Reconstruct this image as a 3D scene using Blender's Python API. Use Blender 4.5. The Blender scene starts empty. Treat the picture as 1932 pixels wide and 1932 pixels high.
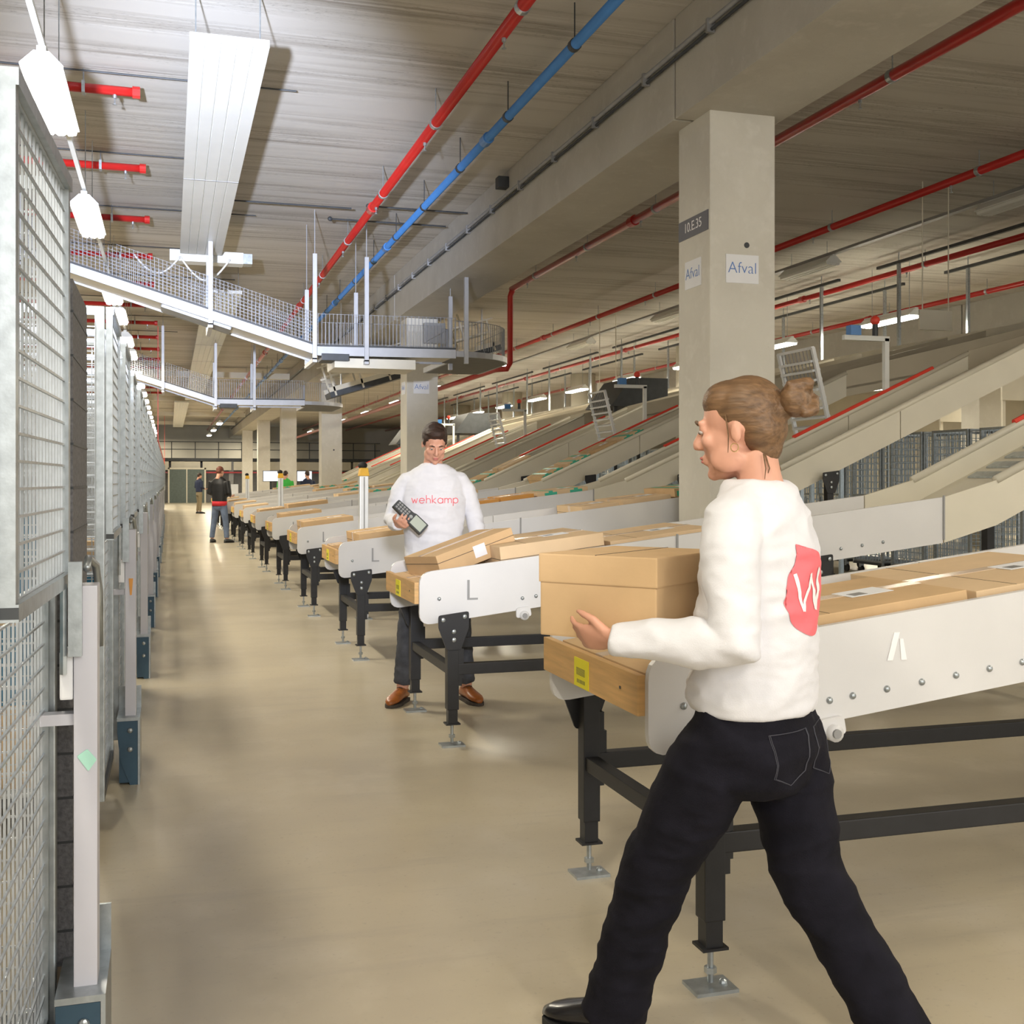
import bpy, bmesh, math, random
from mathutils import Vector, Matrix, noise
from mathutils.bvhtree import BVHTree
random.seed(7)
R = math.radians
scene = bpy.context.scene
COL = scene.collection

# ---------------------------------------------------------------- camera
cam_d = bpy.data.cameras.new('camera')
cam = bpy.data.objects.new('camera', cam_d); COL.objects.link(cam)
cam_d.sensor_width = 36.0
cam_d.lens = 2140 / 1932 * 36.0
cam_d.shift_y = -59 / 1932
cam_d.clip_end = 300
cam.location = (0, 0, 1.45)
cam.rotation_euler = (R(90), 0, R(-16.8))
scene.camera = cam

# ---------------------------------------------------------------- world, lights, exposure
world = bpy.data.worlds.new('world'); scene.world = world
world.use_nodes = True
bg = world.node_tree.nodes['Background']
bg.inputs[0].default_value = (1.0, 0.95, 0.85, 1)
bg.inputs[1].default_value = 1.0
scene.view_settings.view_transform = 'Standard'
scene.view_settings.look = 'None'
scene.view_settings.gamma = 1
scene.view_settings.exposure = 0.85

def lamp(name, kind, loc, energy, color, rot=None, aim=None, **kw):
    d = bpy.data.lights.new(name, kind); d.energy = energy; d.color = color
    for k, v in kw.items(): setattr(d, k, v)
    o = bpy.data.objects.new(name, d); COL.objects.link(o); o.location = loc
    if rot: o.rotation_euler = rot
    if aim is not None:
        o.rotation_euler = (Vector(aim) - Vector(loc)).to_track_quat('-Z', 'Y').to_euler()
    return o
# the photographer's flash bounced off the ceiling over the aisle; the other two are added fills from the camera side
lamp('bounce_flash', 'SPOT', (-0.85, 1.5, 2.25), 10000, (0.74, 0.81, 1.0), aim=(0.6, 13.5, 4.75),
     spot_size=R(30), spot_blend=0.9, shadow_soft_size=0.12)
lamp('man_fill_spot', 'SPOT', (-0.1, -0.9, 2.3), 900, (0.88, 0.91, 1.0), aim=(1.75, 7.3, 1.15),
     spot_size=R(17), spot_blend=0.9, shadow_soft_size=0.25)  # narrow fill spot added to brighten the sorting man's shirt
lamp('front_fill_area', 'AREA', (1.5, -4.0, 3.6), 85, (0.93, 0.95, 1.0), aim=(1.5, 6, 1.0),
     shape='RECTANGLE', size=7, size_y=3)  # broad fill added behind the camera for soft frontal light

# ---------------------------------------------------------------- materials
MATS = {}
MATTE = ('denim', 'cotton', 'concrete', 'cardboard')
def mat(name, color, rough=0.6, metal=0.0, var=0.0, vscale=8.0, bump=0.0, bscale=40.0, stretch=(1, 1, 1),
        emit=0.0, dark=None, detail=4.0, coat=0.0):
    if name in MATS: return MATS[name]
    m = bpy.data.materials.new(name); m.use_nodes = True
    nt = m.node_tree; N = nt.nodes; L = nt.links
    b = N['Principled BSDF']
    b.inputs['Roughness'].default_value = rough
    b.inputs['Metallic'].default_value = metal
    b.inputs['Coat Weight'].default_value = coat
    if any(w in name for w in MATTE): b.inputs['Specular IOR Level'].default_value = 0.2
    c = (*color, 1)
    b.inputs['Base Color'].default_value = c
    m.diffuse_color = c
    tc = N.new('ShaderNodeTexCoord'); mp = N.new('ShaderNodeMapping')
    mp.inputs['Scale'].default_value = stretch
    L.new(tc.outputs['Object'], mp.inputs['Vector'])
    if var > 0:
        n = N.new('ShaderNodeTexNoise'); n.inputs['Scale'].default_value = vscale; n.inputs['Detail'].default_value = detail
        L.new(mp.outputs[0], n.inputs['Vector'])
        r = N.new('ShaderNodeValToRGB')
        r.color_ramp.elements[0].position = 0.3; r.color_ramp.elements[1].position = 0.7
        d = dark if dark else tuple(x * (1 - var) for x in color)
        hi = tuple(min(1, x * (1 + var * 0.5)) for x in color)
        r.color_ramp.elements[0].color = (*d, 1); r.color_ramp.elements[1].color = (*hi, 1)
        L.new(n.outputs['Fac'], r.inputs['Fac']); L.new(r.outputs['Color'], b.inputs['Base Color'])
    if bump > 0:
        n2 = N.new('ShaderNodeTexNoise'); n2.inputs['Scale'].default_value = bscale; n2.inputs['Detail'].default_value = 3
        L.new(mp.outputs[0], n2.inputs['Vector'])
        bp = N.new('ShaderNodeBump'); bp.inputs['Strength'].default_value = bump; bp.inputs['Distance'].default_value = 0.01
        L.new(n2.outputs['Fac'], bp.inputs['Height']); L.new(bp.outputs['Normal'], b.inputs['Normal'])
    if emit > 0:
        b.inputs['Emission Color'].default_value = c; b.inputs['Emission Strength'].default_value = emit
    MATS[name] = m
    return m

def layered(name, base, spots, rough, bump=0.15, rough_var=0.0):
    """several noise layers over each other: spots = (scale xyz, detail, colour, lo, hi)"""
    m = bpy.data.materials.new(name); m.use_nodes = True
    nt = m.node_tree; N = nt.nodes; L = nt.links; b = N['Principled BSDF']
    tc = N.new('ShaderNodeTexCoord'); cur = None
    col = N.new('ShaderNodeRGB'); col.outputs[0].default_value = (*base, 1); cur = col.outputs[0]
    h = None
    for sc, det, c, lo, hi in spots:
        mp = N.new('ShaderNodeMapping'); mp.inputs['Scale'].default_value = sc; L.new(tc.outputs['Object'], mp.inputs[0])
        n = N.new('ShaderNodeTexNoise'); n.inputs['Scale'].default_value = 1; n.inputs['Detail'].default_value = det
        n.inputs['Roughness'].default_value = 0.6
        L.new(mp.outputs[0], n.inputs['Vector'])
        mr = N.new('ShaderNodeMapRange'); mr.inputs['From Min'].default_value = lo; mr.inputs['From Max'].default_value = hi
        L.new(n.outputs['Fac'], mr.inputs['Value'])
        mx = N.new('ShaderNodeMix'); mx.data_type = 'RGBA'
        L.new(mr.outputs[0], mx.inputs['Factor']); L.new(cur, mx.inputs['A']); mx.inputs['B'].default_value = (*c, 1)
        cur = mx.outputs['Result']; h = mr.outputs[0]
    L.new(cur, b.inputs['Base Color'])
    b.inputs['Roughness'].default_value = rough
    if rough_var:
        mr = N.new('ShaderNodeMapRange'); mr.inputs['To Min'].default_value = rough - rough_var; mr.inputs['To Max'].default_value = rough + rough_var
        L.new(h, mr.inputs['Value']); L.new(mr.outputs[0], b.inputs['Roughness'])
    if bump:
        bp = N.new('ShaderNodeBump'); bp.inputs['Strength'].default_value = bump; bp.inputs['Distance'].default_value = 0.01
        L.new(h, bp.inputs['Height']); L.new(bp.outputs['Normal'], b.inputs['Normal'])
    m.diffuse_color = (*base, 1)
    MATS[name] = m
    return m

M_floor = layered('polished_concrete', (0.53, 0.465, 0.34),
                  [((0.35, 0.5, 1), 5, (0.40, 0.35, 0.265), 0.42, 0.68), ((2.2, 1.6, 1), 6, (0.56, 0.50, 0.395), 0.5, 0.75),
                   ((0.9, 6, 1), 5, (0.42, 0.37, 0.285), 0.56, 0.8), ((45, 45, 1), 3, (0.40, 0.35, 0.27), 0.60, 0.85)],
                  0.36, bump=0.03, rough_var=0.08)
M_ceil = layered('board_marked_concrete', (0.50, 0.475, 0.43),
                 [((0.35, 9, 1), 4, (0.33, 0.30, 0.26), 0.42, 0.66), ((0.6, 22, 1), 3, (0.60, 0.58, 0.54), 0.5, 0.66),
                  ((18, 60, 1), 3, (0.20, 0.185, 0.16), 0.57, 0.8), ((0.15, 2.0, 1), 2, (0.54, 0.515, 0.47), 0.45, 0.6)],
                 0.9, bump=0.3)
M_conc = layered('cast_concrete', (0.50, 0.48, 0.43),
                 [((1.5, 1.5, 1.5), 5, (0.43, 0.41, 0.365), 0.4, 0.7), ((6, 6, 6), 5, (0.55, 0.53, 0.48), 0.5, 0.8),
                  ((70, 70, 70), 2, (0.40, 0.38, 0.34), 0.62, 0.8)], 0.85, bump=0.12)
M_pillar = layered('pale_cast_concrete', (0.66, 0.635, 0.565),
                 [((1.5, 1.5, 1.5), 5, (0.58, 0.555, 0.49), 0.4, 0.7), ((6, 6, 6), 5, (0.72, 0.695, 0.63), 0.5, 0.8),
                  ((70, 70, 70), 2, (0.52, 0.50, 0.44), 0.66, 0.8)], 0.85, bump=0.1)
M_white = mat('white_powder_coat', (0.66, 0.655, 0.655), 0.38, var=0.05, vscale=3, bump=0.02, bscale=200)
M_cream = mat('cream_coated_steel', (0.66, 0.62, 0.51), 0.42, var=0.06, vscale=2)
M_black = mat('black_powder_coat', (0.009, 0.009, 0.011), 0.5, var=0.3, vscale=20)
M_wood = mat('birch_plywood', (0.66, 0.40, 0.16), 0.45, var=0.22, vscale=3.0, stretch=(3, 1.2, 16), detail=6)
M_card = mat('kraft_cardboard', (0.60, 0.41, 0.225), 0.75, var=0.10, vscale=5, bump=0.05, bscale=60)
M_card2 = mat('pale_cardboard', (0.68, 0.50, 0.31), 0.72, var=0.08, vscale=4, bump=0.05, bscale=60)
M_card3 = mat('orange_brown_cardboard', (0.62, 0.30, 0.075), 0.55, var=0.1, vscale=5)
M_tape = mat('clear_packing_tape', (0.66, 0.52, 0.40), 0.22)
M_green = mat('green_tape', (0.04, 0.42, 0.28), 0.4, var=0.1)
M_paper = mat('white_paper', (0.80, 0.81, 0.84), 0.6, var=0.02)
M_yellow = mat('yellow_label', (0.80, 0.72, 0.02), 0.5, var=0.04)
M_ink = mat('grey_ink', (0.20, 0.20, 0.05), 0.6, var=0.1)
M_blueink = mat('blue_ink', (0.10, 0.22, 0.55), 0.6, var=0.05)
M_plate = mat('slate_sign_plastic', (0.13, 0.13, 0.15), 0.5, var=0.05)
M_red = mat('red_pipe_paint', (0.45, 0.016, 0.014), 0.28, var=0.1, vscale=4, coat=0.3)
M_redtrim = mat('red_edge_strip', (0.75, 0.06, 0.035), 0.4, var=0.08)
M_blue = mat('blue_pipe_paint', (0.06, 0.22, 0.55), 0.35, var=0.1, vscale=4)
M_galv = mat('galvanised_steel', (0.41, 0.445, 0.465), 0.33, 0.75, var=0.2, vscale=30, bump=0.03, bscale=120)
M_wire = mat('zinc_wire', (0.50, 0.53, 0.56), 0.35, 0.7, var=0.1, vscale=40)
M_alu = mat('aluminium_profile', (0.74, 0.76, 0.78), 0.35, 0.4, var=0.05)
M_bluewire = mat('bluish_zinc_wire', (0.50, 0.60, 0.70), 0.35, 0.4, var=0.1, vscale=40)
M_frame = mat('satin_conveyor_frame', (0.42, 0.43, 0.45), 0.4, 0.3, var=0.06)
M_guard = mat('dull_guard_wire', (0.22, 0.23, 0.25), 0.45, 0.4, var=0.1)
M_post = mat('light_grey_lacquer', (0.58, 0.58, 0.64), 0.4, var=0.05, vscale=5)
M_panelw = mat('white_radiant_panel', (0.74, 0.75, 0.72), 0.45, var=0.03, vscale=3)
M_grey = mat('grey_steel', (0.30, 0.30, 0.30), 0.45, 0.3, var=0.1)
M_dark = mat('dark_steel', (0.05, 0.055, 0.06), 0.5, 0.2, var=0.2)
M_darkblue = mat('petrol_blue_plastic', (0.01, 0.14, 0.27), 0.45, var=0.1)
M_lblue = mat('sky_blue_plastic', (0.12, 0.45, 0.65), 0.45, var=0.1)
M_steelblue = mat('blue_grey_steel', (0.05, 0.10, 0.15), 0.35, 0.4, var=0.2)
M_felt = mat('grey_ribbed_board', (0.17, 0.17, 0.18), 0.9, var=0.35, vscale=90, bump=0.3, bscale=120)
M_brown = mat('dark_brown_board', (0.07, 0.055, 0.045), 0.9, var=0.3, vscale=50)
M_rubber = mat('black_rubber', (0.02, 0.02, 0.02), 0.7, var=0.2)
M_tube = mat('lit_lamp_tube', (1.0, 0.97, 0.88), 0.5, emit=9.0)
M_tube_r = mat('lit_lamp_tube_warm', (1.0, 0.93, 0.76), 0.5, emit=5.0)
M_wall = mat('painted_wall', (0.55, 0.52, 0.44), 0.85, var=0.08, vscale=1.0)
M_skin = mat('skin', (0.66, 0.34, 0.235), 0.5, var=0.08, vscale=20)
M_shirt = mat('white_sweatshirt_cotton', (0.75, 0.75, 0.79), 0.85, var=0.03, vscale=30, bump=0.12, bscale=350)
M_denim = mat('black_denim', (0.008, 0.0075, 0.013), 0.9, var=0.35, vscale=14, bump=0.2, bscale=300)
M_greydenim = mat('grey_denim', (0.075, 0.078, 0.088), 0.85, var=0.3, vscale=20, bump=0.15, bscale=300)
M_bluedenim = mat('blue_denim', (0.14, 0.18, 0.27), 0.85, var=0.3, vscale=8)
M_brownhair = mat('dark_brown_hair', (0.040, 0.018, 0.011), 0.5, var=0.5, vscale=30, stretch=(1, 1, 4), bump=0.4, bscale=120)
M_blond = mat('dark_blond_hair', (0.18, 0.10, 0.048), 0.5, var=0.45, vscale=28, stretch=(3.0, 0.3, 3.0), bump=0.25, bscale=60)
M_leather = mat('tan_leather', (0.36, 0.11, 0.022), 0.35, var=0.3, vscale=25)
M_blackleather = mat('black_leather', (0.015, 0.014, 0.015), 0.25, var=0.2)
M_pink = mat('coral_pink_print', (0.90, 0.17, 0.20), 0.6, var=0.03)
M_whiteprint = mat('white_print', (0.88, 0.87, 0.88), 0.6, var=0.02)
M_stitch = mat('grey_stitching', (0.05, 0.05, 0.065), 0.8, var=0.1)
M_screen = mat('screen_lit', (0.40, 0.44, 0.38), 0.2, emit=0.08)
M_monitor = mat('monitor_lit', (0.85, 0.9, 1.0), 0.2, emit=0.7)
M_lip = mat('lips', (0.50, 0.17, 0.14), 0.5, var=0.05)
M_eye = mat('dark_eye', (0.03, 0.02, 0.015), 0.2, var=0.1)
M_eyew = mat('eye_white', (0.55, 0.50, 0.46), 0.3, var=0.03)
M_gold = mat('gold_jewellery', (0.9, 0.65, 0.35), 0.2, 0.9, var=0.05)
M_tan = mat('beige_hopper_board', (0.46, 0.41, 0.31), 0.6, var=0.08, vscale=2)
M_belt = mat('grey_belt', (0.16, 0.16, 0.155), 0.6, var=0.1)
M_mint = mat('mint_sticker', (0.45, 0.80, 0.66), 0.6, var=0.03)
M_orange = mat('orange_sticker', (0.80, 0.36, 0.08), 0.6, var=0.03)
M_amber = mat('yellow_beacon_plastic', (0.85, 0.48, 0.02), 0.35, var=0.1)
M_cable = mat('white_cable', (0.75, 0.74, 0.70), 0.5, var=0.03)
M_door = mat('grey_green_door', (0.10, 0.13, 0.12), 0.5, var=0.15)

# ---------------------------------------------------------------- helpers
class MB:
    def __init__(s): s.bm = bmesh.new()
    def box(s, x0, x1, y0, y1, z0, z1, mtx=None):
        vs = [s.bm.verts.new(Vector(p) if mtx is None else mtx @ Vector(p)) for p in
              [(x0,y0,z0),(x1,y0,z0),(x1,y1,z0),(x0,y1,z0),(x0,y0,z1),(x1,y0,z1),(x1,y1,z1),(x0,y1,z1)]]
        for f in [(0,3,2,1),(4,5,6,7),(0,1,5,4),(1,2,6,5),(2,3,7,6),(3,0,4,7)]:
            s.bm.faces.new([vs[i] for i in f])
        return s
    def quad(s, pts):
        s.bm.faces.new([s.bm.verts.new(Vector(p)) for p in pts]); return s
    def prism(s, pts, a, b, axis='y'):
        """extrude a 2-D outline; axis y: pts are (x,z); axis x: (y,z); axis z: (x,y)"""
        def P(p, t):
            return {'y': (p[0], t, p[1]), 'x': (t, p[0], p[1]), 'z': (p[0], p[1], t)}[axis]
        A = [s.bm.verts.new(P(p, a)) for p in pts]; B = [s.bm.verts.new(P(p, b)) for p in pts]
        n = len(pts)
        s.bm.faces.new(A); s.bm.faces.new(B[::-1])
        for i in range(n):
            j = (i + 1) % n
            s.bm.faces.new([A[j], A[i], B[i], B[j]])
        return s
    def tube(s, pts, r, n=8, ref=None, flat=1.0, cap=True):
        pts = [Vector(p) for p in pts]
        rs = r if isinstance(r, (list, tuple)) else [r] * len(pts)
        rings = []; prev = None
        for i, p in enumerate(pts):
            t = (pts[min(i + 1, len(pts) - 1)] - pts[max(i - 1, 0)]).normalized()
            if ref is not None: a = Vector(ref)
            elif prev is not None: a = prev
            else: a = Vector((0, 0, 1)) if abs(t.z) < 0.9 else Vector((1, 0, 0))
            a = (a - t * a.dot(t))
            if a.length < 1e-5: a = t.orthogonal()
            a.normalize(); b = t.cross(a); prev = a
            rings.append([s.bm.verts.new(p + a * (rs[i] * math.cos(2*math.pi*(k+.5)/n)) + b * (rs[i] * flat * math.sin(2*math.pi*(k+.5)/n))) for k in range(n)])
        for i in range(len(rings) - 1):
            for k in range(n):
                l = (k + 1) % n
                s.bm.faces.new([rings[i][k], rings[i][l], rings[i+1][l], rings[i+1][k]])
        if cap:
            s.bm.faces.new(rings[0][::-1]); s.bm.faces.new(rings[-1])
        return s
    def rings(s, secs, n=28):
        """stack of ellipses: (centre, ax, ay) with ax, ay vectors"""
        rr = []
        for c, ax, ay in secs:
            c, ax, ay = Vector(c), Vector(ax), Vector(ay)
            rr.append([s.bm.verts.new(c + ax * math.cos(2*math.pi*k/n) + ay * math.sin(2*math.pi*k/n)) for k in range(n)])
        for i in range(len(rr) - 1):
            for k in range(n):
                l = (k + 1) % n
                s.bm.faces.new([rr[i][k], rr[i][l], rr[i+1][l], rr[i+1][k]])
        s.bm.faces.new(rr[0][::-1]); s.bm.faces.new(rr[-1])
        return s
    def ball(s, c, r, mtx=None, u=16, v=12):
        r = r if isinstance(r, (list, tuple)) else (r, r, r)
        m = Matrix.Translation(Vector(c)) @ (mtx.to_4x4() if mtx is not None else Matrix.Identity(4)) @ Matrix.Diagonal((*r, 1))
        bmesh.ops.create_uvsphere(s.bm, u_segments=u, v_segments=v, radius=1, matrix=m)
        return s
    def cyl(s, p0, p1, r, n=12): return s.tube([p0, p1], r, n)
    def move(s, m):
        bmesh.ops.transform(s.bm, matrix=m, verts=s.bm.verts); return s
    def build(s, name, m, parent=None, smooth=False, bevel=0.0, keep_normals=False, **tags):
        if not keep_normals: bmesh.ops.recalc_face_normals(s.bm, faces=s.bm.faces)
        if bevel > 0:
            bmesh.ops.bevel(s.bm, geom=[e for e in s.bm.edges if len(e.link_faces) == 2 and e.calc_face_angle(0) > 0.6],
                            offset=bevel, segments=2, affect='EDGES', profile=0.7)
        me = bpy.data.meshes.new(name); s.bm.to_mesh(me); s.bm.free()
        me.materials.append(m)
        if smooth:
            for p in me.polygons: p.use_smooth = True
        o = bpy.data.objects.new(name, me); COL.objects.link(o)
        if parent is not None: o.parent = parent
        for k, v in tags.items(): o[k] = v
        return o

def tag(o, label, cat, group=None, kind=None):
    o['label'] = label; o['category'] = cat
    if group: o['group'] = group
    if kind: o['kind'] = kind
    return o
def thing(name, label, cat, loc=(0, 0, 0), rz=0.0, group=None):
    o = bpy.data.objects.new(name, None); COL.objects.link(o)
    o.location = loc; o.rotation_euler = (0, 0, rz); o.empty_display_size = 0.1
    return tag(o, label, cat, group)
def struct(o): o['kind'] = 'structure'; return o
def copy_tree(o, parent=None, skip=()):
    c = o.copy(); COL.objects.link(c); c.parent = parent
    for ch in list(o.children):
        if ch.name.split('.')[0] in skip: continue
        copy_tree(ch, c, skip)
    return c
def rounded(pts, r, seg=5):
    """round the corners of an outline; r: one radius or a list"""
    out = []; n = len(pts)
    for i in range(n):
        rr = r[i] if isinstance(r, (list, tuple)) else r
        p = Vector(pts[i]); a = Vector(pts[i-1]); b = Vector(pts[(i+1) % n])
        if rr <= 0: out.append(tuple(p)); continue
        da = (a - p).normalized(); db = (b - p).normalized()
        s0 = p + da * rr; s1 = p + db * rr
        for k in range(seg + 1):
            t = k / seg
            out.append(tuple(s0 * (1-t)**2 + p * 2*t*(1-t) + s1 * t*t))
    return out
def text_mesh(body, size, font_shear=0.0, offset=0.0, extrude=0.0):
    cu = bpy.data.curves.new('lettering', 'FONT'); cu.body = body; cu.size = size
    cu.align_x = 'CENTER'; cu.align_y = 'CENTER'; cu.shear = font_shear; cu.offset = offset; cu.extrude = extrude
    cu.resolution_u = 4
    o = bpy.data.objects.new('tmp', cu); COL.objects.link(o)
    dg = bpy.context.evaluated_depsgraph_get()
    me = bpy.data.meshes.new_from_object(o.evaluated_get(dg))
    bpy.data.objects.remove(o); bpy.data.curves.remove(cu)
    return me
def lettering(body, size, m, parent, mtx, name='lettering', **kw):
    me = text_mesh(body, size, **kw); me.materials.clear(); me.materials.append(m)
    o = bpy.data.objects.new(name, me); COL.objects.link(o); o.parent = parent; o.matrix_local = mtx
    return o
# ================================================================ THE HALL
XL, XR, YB, YF, ZC = -6.0, 30.0, -6.0, 84.0, 5.35
struct(MB().box(XL, XR, YB, YF, -0.2, 0.0).build('floor', M_floor))
struct(MB().box(XL, XR, YB, YF, ZC, ZC + 0.3).build('ceiling', M_ceil))
struct(MB().box(XL - .3, XL, YB, YF, 0, ZC).build('wall_left', M_wall))
struct(MB().box(XR, XR + .3, YB, YF, 0, ZC).build('wall_right', M_wall))
struct(MB().box(XL, XR, YF, YF + .3, 0, ZC).build('wall_far', M_wall))

# pillars and beams of the two rows
PX0, PX1 = 4.24, 4.84
ordinal = ['nearest', 'second', 'third', 'fourth', 'fifth', 'sixth', 'seventh', 'eighth', 'ninth', 'tenth', 'eleventh', 'twelfth']
pil_lab = ['broad pale concrete pillar carrying two waste paper signs and a dark bay number plate',
           'concrete pillar behind the man in the sweatshirt, under the overhead conveyor curve',
           'third concrete pillar along the aisle, with a small round hole and a slanting edge of light',
           'fourth concrete pillar along the aisle, left of the lit third one',
           'fifth concrete pillar along the aisle, seen above the distant chutes',
           'sixth and farthest visible concrete pillar of the aisle row']
def pillar(x, y, lab, group='concrete pillars'):
    pts = rounded([(x, y), (x + .6, y), (x + .6, y + .6), (x, y + .6)], .012, 2)
    m = MB().prism(pts, 0, 4.49, 'z')
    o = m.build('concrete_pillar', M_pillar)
    return tag(o, lab, 'pillar', group)
for i, lab in enumerate(pil_lab):
    y = 8.43 + 12.42 * i
    p = pillar(PX0, y, lab)
    if i in (0, 2):
        px, pz = (4.575, 3.40) if i == 0 else (4.60, 2.35)
        MB().tube([(px, y - .004, pz), (px, y + .01, pz)], .024, 16).build('bolt_hole', M_dark, p)
for i in range(6):
    pillar(17.0, 8.43 + 12.42 * i, 'concrete pillar of the far row behind the sorter', 'far row of concrete pillars')
beam_lab = ['concrete ceiling beam nearest the camera, running out over the top right',
            'concrete ceiling beam between the nearest pillar and the second pillar',
            'concrete ceiling beam beyond the second pillar', 'concrete ceiling beam beyond the third pillar',
            'concrete ceiling beam beyond the fourth pillar', 'concrete ceiling beam beyond the fifth pillar']
ys = [-5.9] + [8.75 + 12.42 * i for i in range(5)] + [83.9]
for i in range(6):
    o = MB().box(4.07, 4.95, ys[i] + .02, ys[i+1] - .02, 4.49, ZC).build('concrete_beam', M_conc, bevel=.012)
    tag(o, beam_lab[i], 'beam', 'concrete beams over the pillar row')
for i in range(6):
    o = MB().box(16.8, 17.75, ys[i] + .02, ys[i+1] - .02, 4.6, ZC).build('concrete_beam', M_conc)
    tag(o, 'concrete beam over the far pillar row behind the sorter', 'beam', 'far concrete beams')

# signs on the pillars
def sign(name, x, y, z, w, h, face, m, text, size, ink, lab, group=None, shear=0):
    """face 'f': faces -Y; 'l': faces -X"""
    rz = 0 if face == 'f' else R(-90)
    t = thing(name, lab, 'sign', (x, y, z), rz, group)
    MB().box(-w/2, w/2, -.006, 0, -h/2, h/2).build('sheet', m, t)
    lettering(text, size, ink, t, Matrix.Translation((0, -.0075, 0.005)) @ Matrix.Rotation(R(90), 4, 'X'), extrude=.0005, offset=-.002 if ink is M_blueink else 0)
    return t
sign('paper_sign', 4.533, 8.43, 3.20, .30, .235, 'f', M_paper, 'Afval', .135, M_blueink,
     'white paper sign reading Afval on the front of the nearest pillar')
sign('paper_sign', 4.24, 8.74, 3.20, .30, .235, 'l', M_paper, 'Afval', .135, M_blueink,
     'white paper sign reading Afval on the aisle side of the nearest pillar')
sign('bay_number_plate', 4.24, 8.735, 3.60, .56, .165, 'l', M_plate, '10.E.35', .115, M_whiteprint,
     'dark plate with bay number 10.E.35 high on the nearest pillar')
sign('paper_sign', 4.52, 20.85, 3.20, .30, .235, 'f', M_paper, 'Afval', .135, M_blueink,
     'white paper sign reading Afval on the front of the second pillar')
sign('paper_sign', 4.24, 21.15, 3.20, .30, .235, 'l', M_paper, 'Afval', .135, M_blueink,
     'white paper sign reading Afval on the aisle side of the second pillar')
tag(MB().box(4.55, 4.95, 20.70, 20.85, 4.02, 4.40).build('junction_cabinet', M_grey, bevel=.01),
    'grey junction cabinet on the second pillar just under the beam', 'cabinet')

# conduit along the beam
cd = thing('cable_conduit', 'grey double cable conduit running along the side of the beam', 'conduit', (4.03, 0, 0))
MB().tube([(0, -5, 5.02), (0, 80, 5.02)], .022, 10).build('pipe', M_grey, cd, smooth=True)
MB().tube([(0.01, -5, 4.965), (0.01, 80, 4.965)], .014, 8).build('thin_pipe', M_dark, cd, smooth=True)
for y in [3 + 1.25 * i for i in range(22)]:
    MB().box(-.03, .037, y, y + .03, 4.94, 5.05).build('clip', M_grey, cd)
tag(MB().box(3.93, 4.07, 13.6, 13.75, 5.12, 5.26).build('junction_box', M_dark, bevel=.01), 'small dark junction box on the beam above the conduit', 'junction box')

# ---------------------------------------------------------------- ceiling pipes
def hang_pipe(name, x, z, r, m, lab, y0=-5.5, y1=82, clampm=None, heads=0, every=3.0, first=1.0, drop=None):
    t = thing(name, lab, 'pipe', (x, 0, z), 0, None)
    MB().tube([(0, y0, 0), (0, y1, 0)], r, 14).build('pipe', m, t, smooth=True)
    y = first; i = 0
    while y < min(y1, 60):
        q = MB()
        q.tube([(0, y - .03, 0), (0, y + .03, 0)], r * 1.18, 14)
        q.tube([(0, y, r), (0, y, ZC - z - .004)], .006, 6)
        q.build('clamp', clampm or m, t)
        if i % 3 == 1: MB().tube([(0, y + .7, 0), (0, y + .86, 0)], r * 1.35, 14).build('coupling', m, t)
        if heads:
            h = MB().cyl((0, y + .5, -r), (0, y + .5, -r - .03), .018, 8)
            h.cyl((0, y + .5, -r - .03), (0, y + .5, -r - .08), .006, 6); h.cyl((0, y + .5, -r - .08), (0, y + .5, -r - .086), .02, 8)
            h.build('sprinkler_head', M_galv, t)
        y += every; i += 1
    return t
hang_pipe('sprinkler_pipe', 2.53, 5.0, .052, M_red, 'red sprinkler pipe over the aisle, left of the blue pipe', heads=1, every=2.9, first=2.3, clampm=M_galv)
hang_pipe('air_pipe', 3.16, 5.0, .045, M_blue, 'blue air pipe with black clamps between the red pipe and the beam', every=1.9, first=3.0, clampm=M_dark)
rp = hang_pipe('sprinkler_pipe', 6.24, 5.1, .055, M_red, 'red sprinkler pipe just right of the beam, dropping beside the overhead conveyor', y1=20.7, heads=1, clampm=M_galv, every=2.6, first=3.6)
MB().tube([(0, 20.6, 0), (0, 20.78, -.12), (0, 20.8, -1.4), (-.03, 20.9, -1.5), (-.2, 21.1, -1.5), (-.2, 60, -1.5)], .055, 12).build('drop_pipe', M_red, rp, smooth=True)
hang_pipe('sprinkler_pipe', 9.13, 5.1, .05, M_red, 'red sprinkler pipe second to the right of the beam', heads=1, clampm=M_galv, every=3.1, first=5)
hang_pipe('sprinkler_pipe', 12.2, 5.1, .05, M_red, 'red sprinkler pipe above the sorter hanger rails', heads=1, clampm=M_galv, every=3.1, first=7)
hang_pipe('sprinkler_pipe', 15.1, 5.1, .05, M_red, 'red sprinkler pipe farthest right, beyond the sorter', heads=0, clampm=M_galv, every=3.1, first=9)
hang_pipe('sprinkler_pipe', 20.5, 5.1, .05, M_red, 'thin red sprinkler pipe deep behind the sorter in the right half', heads=0, clampm=M_galv, every=6, first=9)
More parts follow.
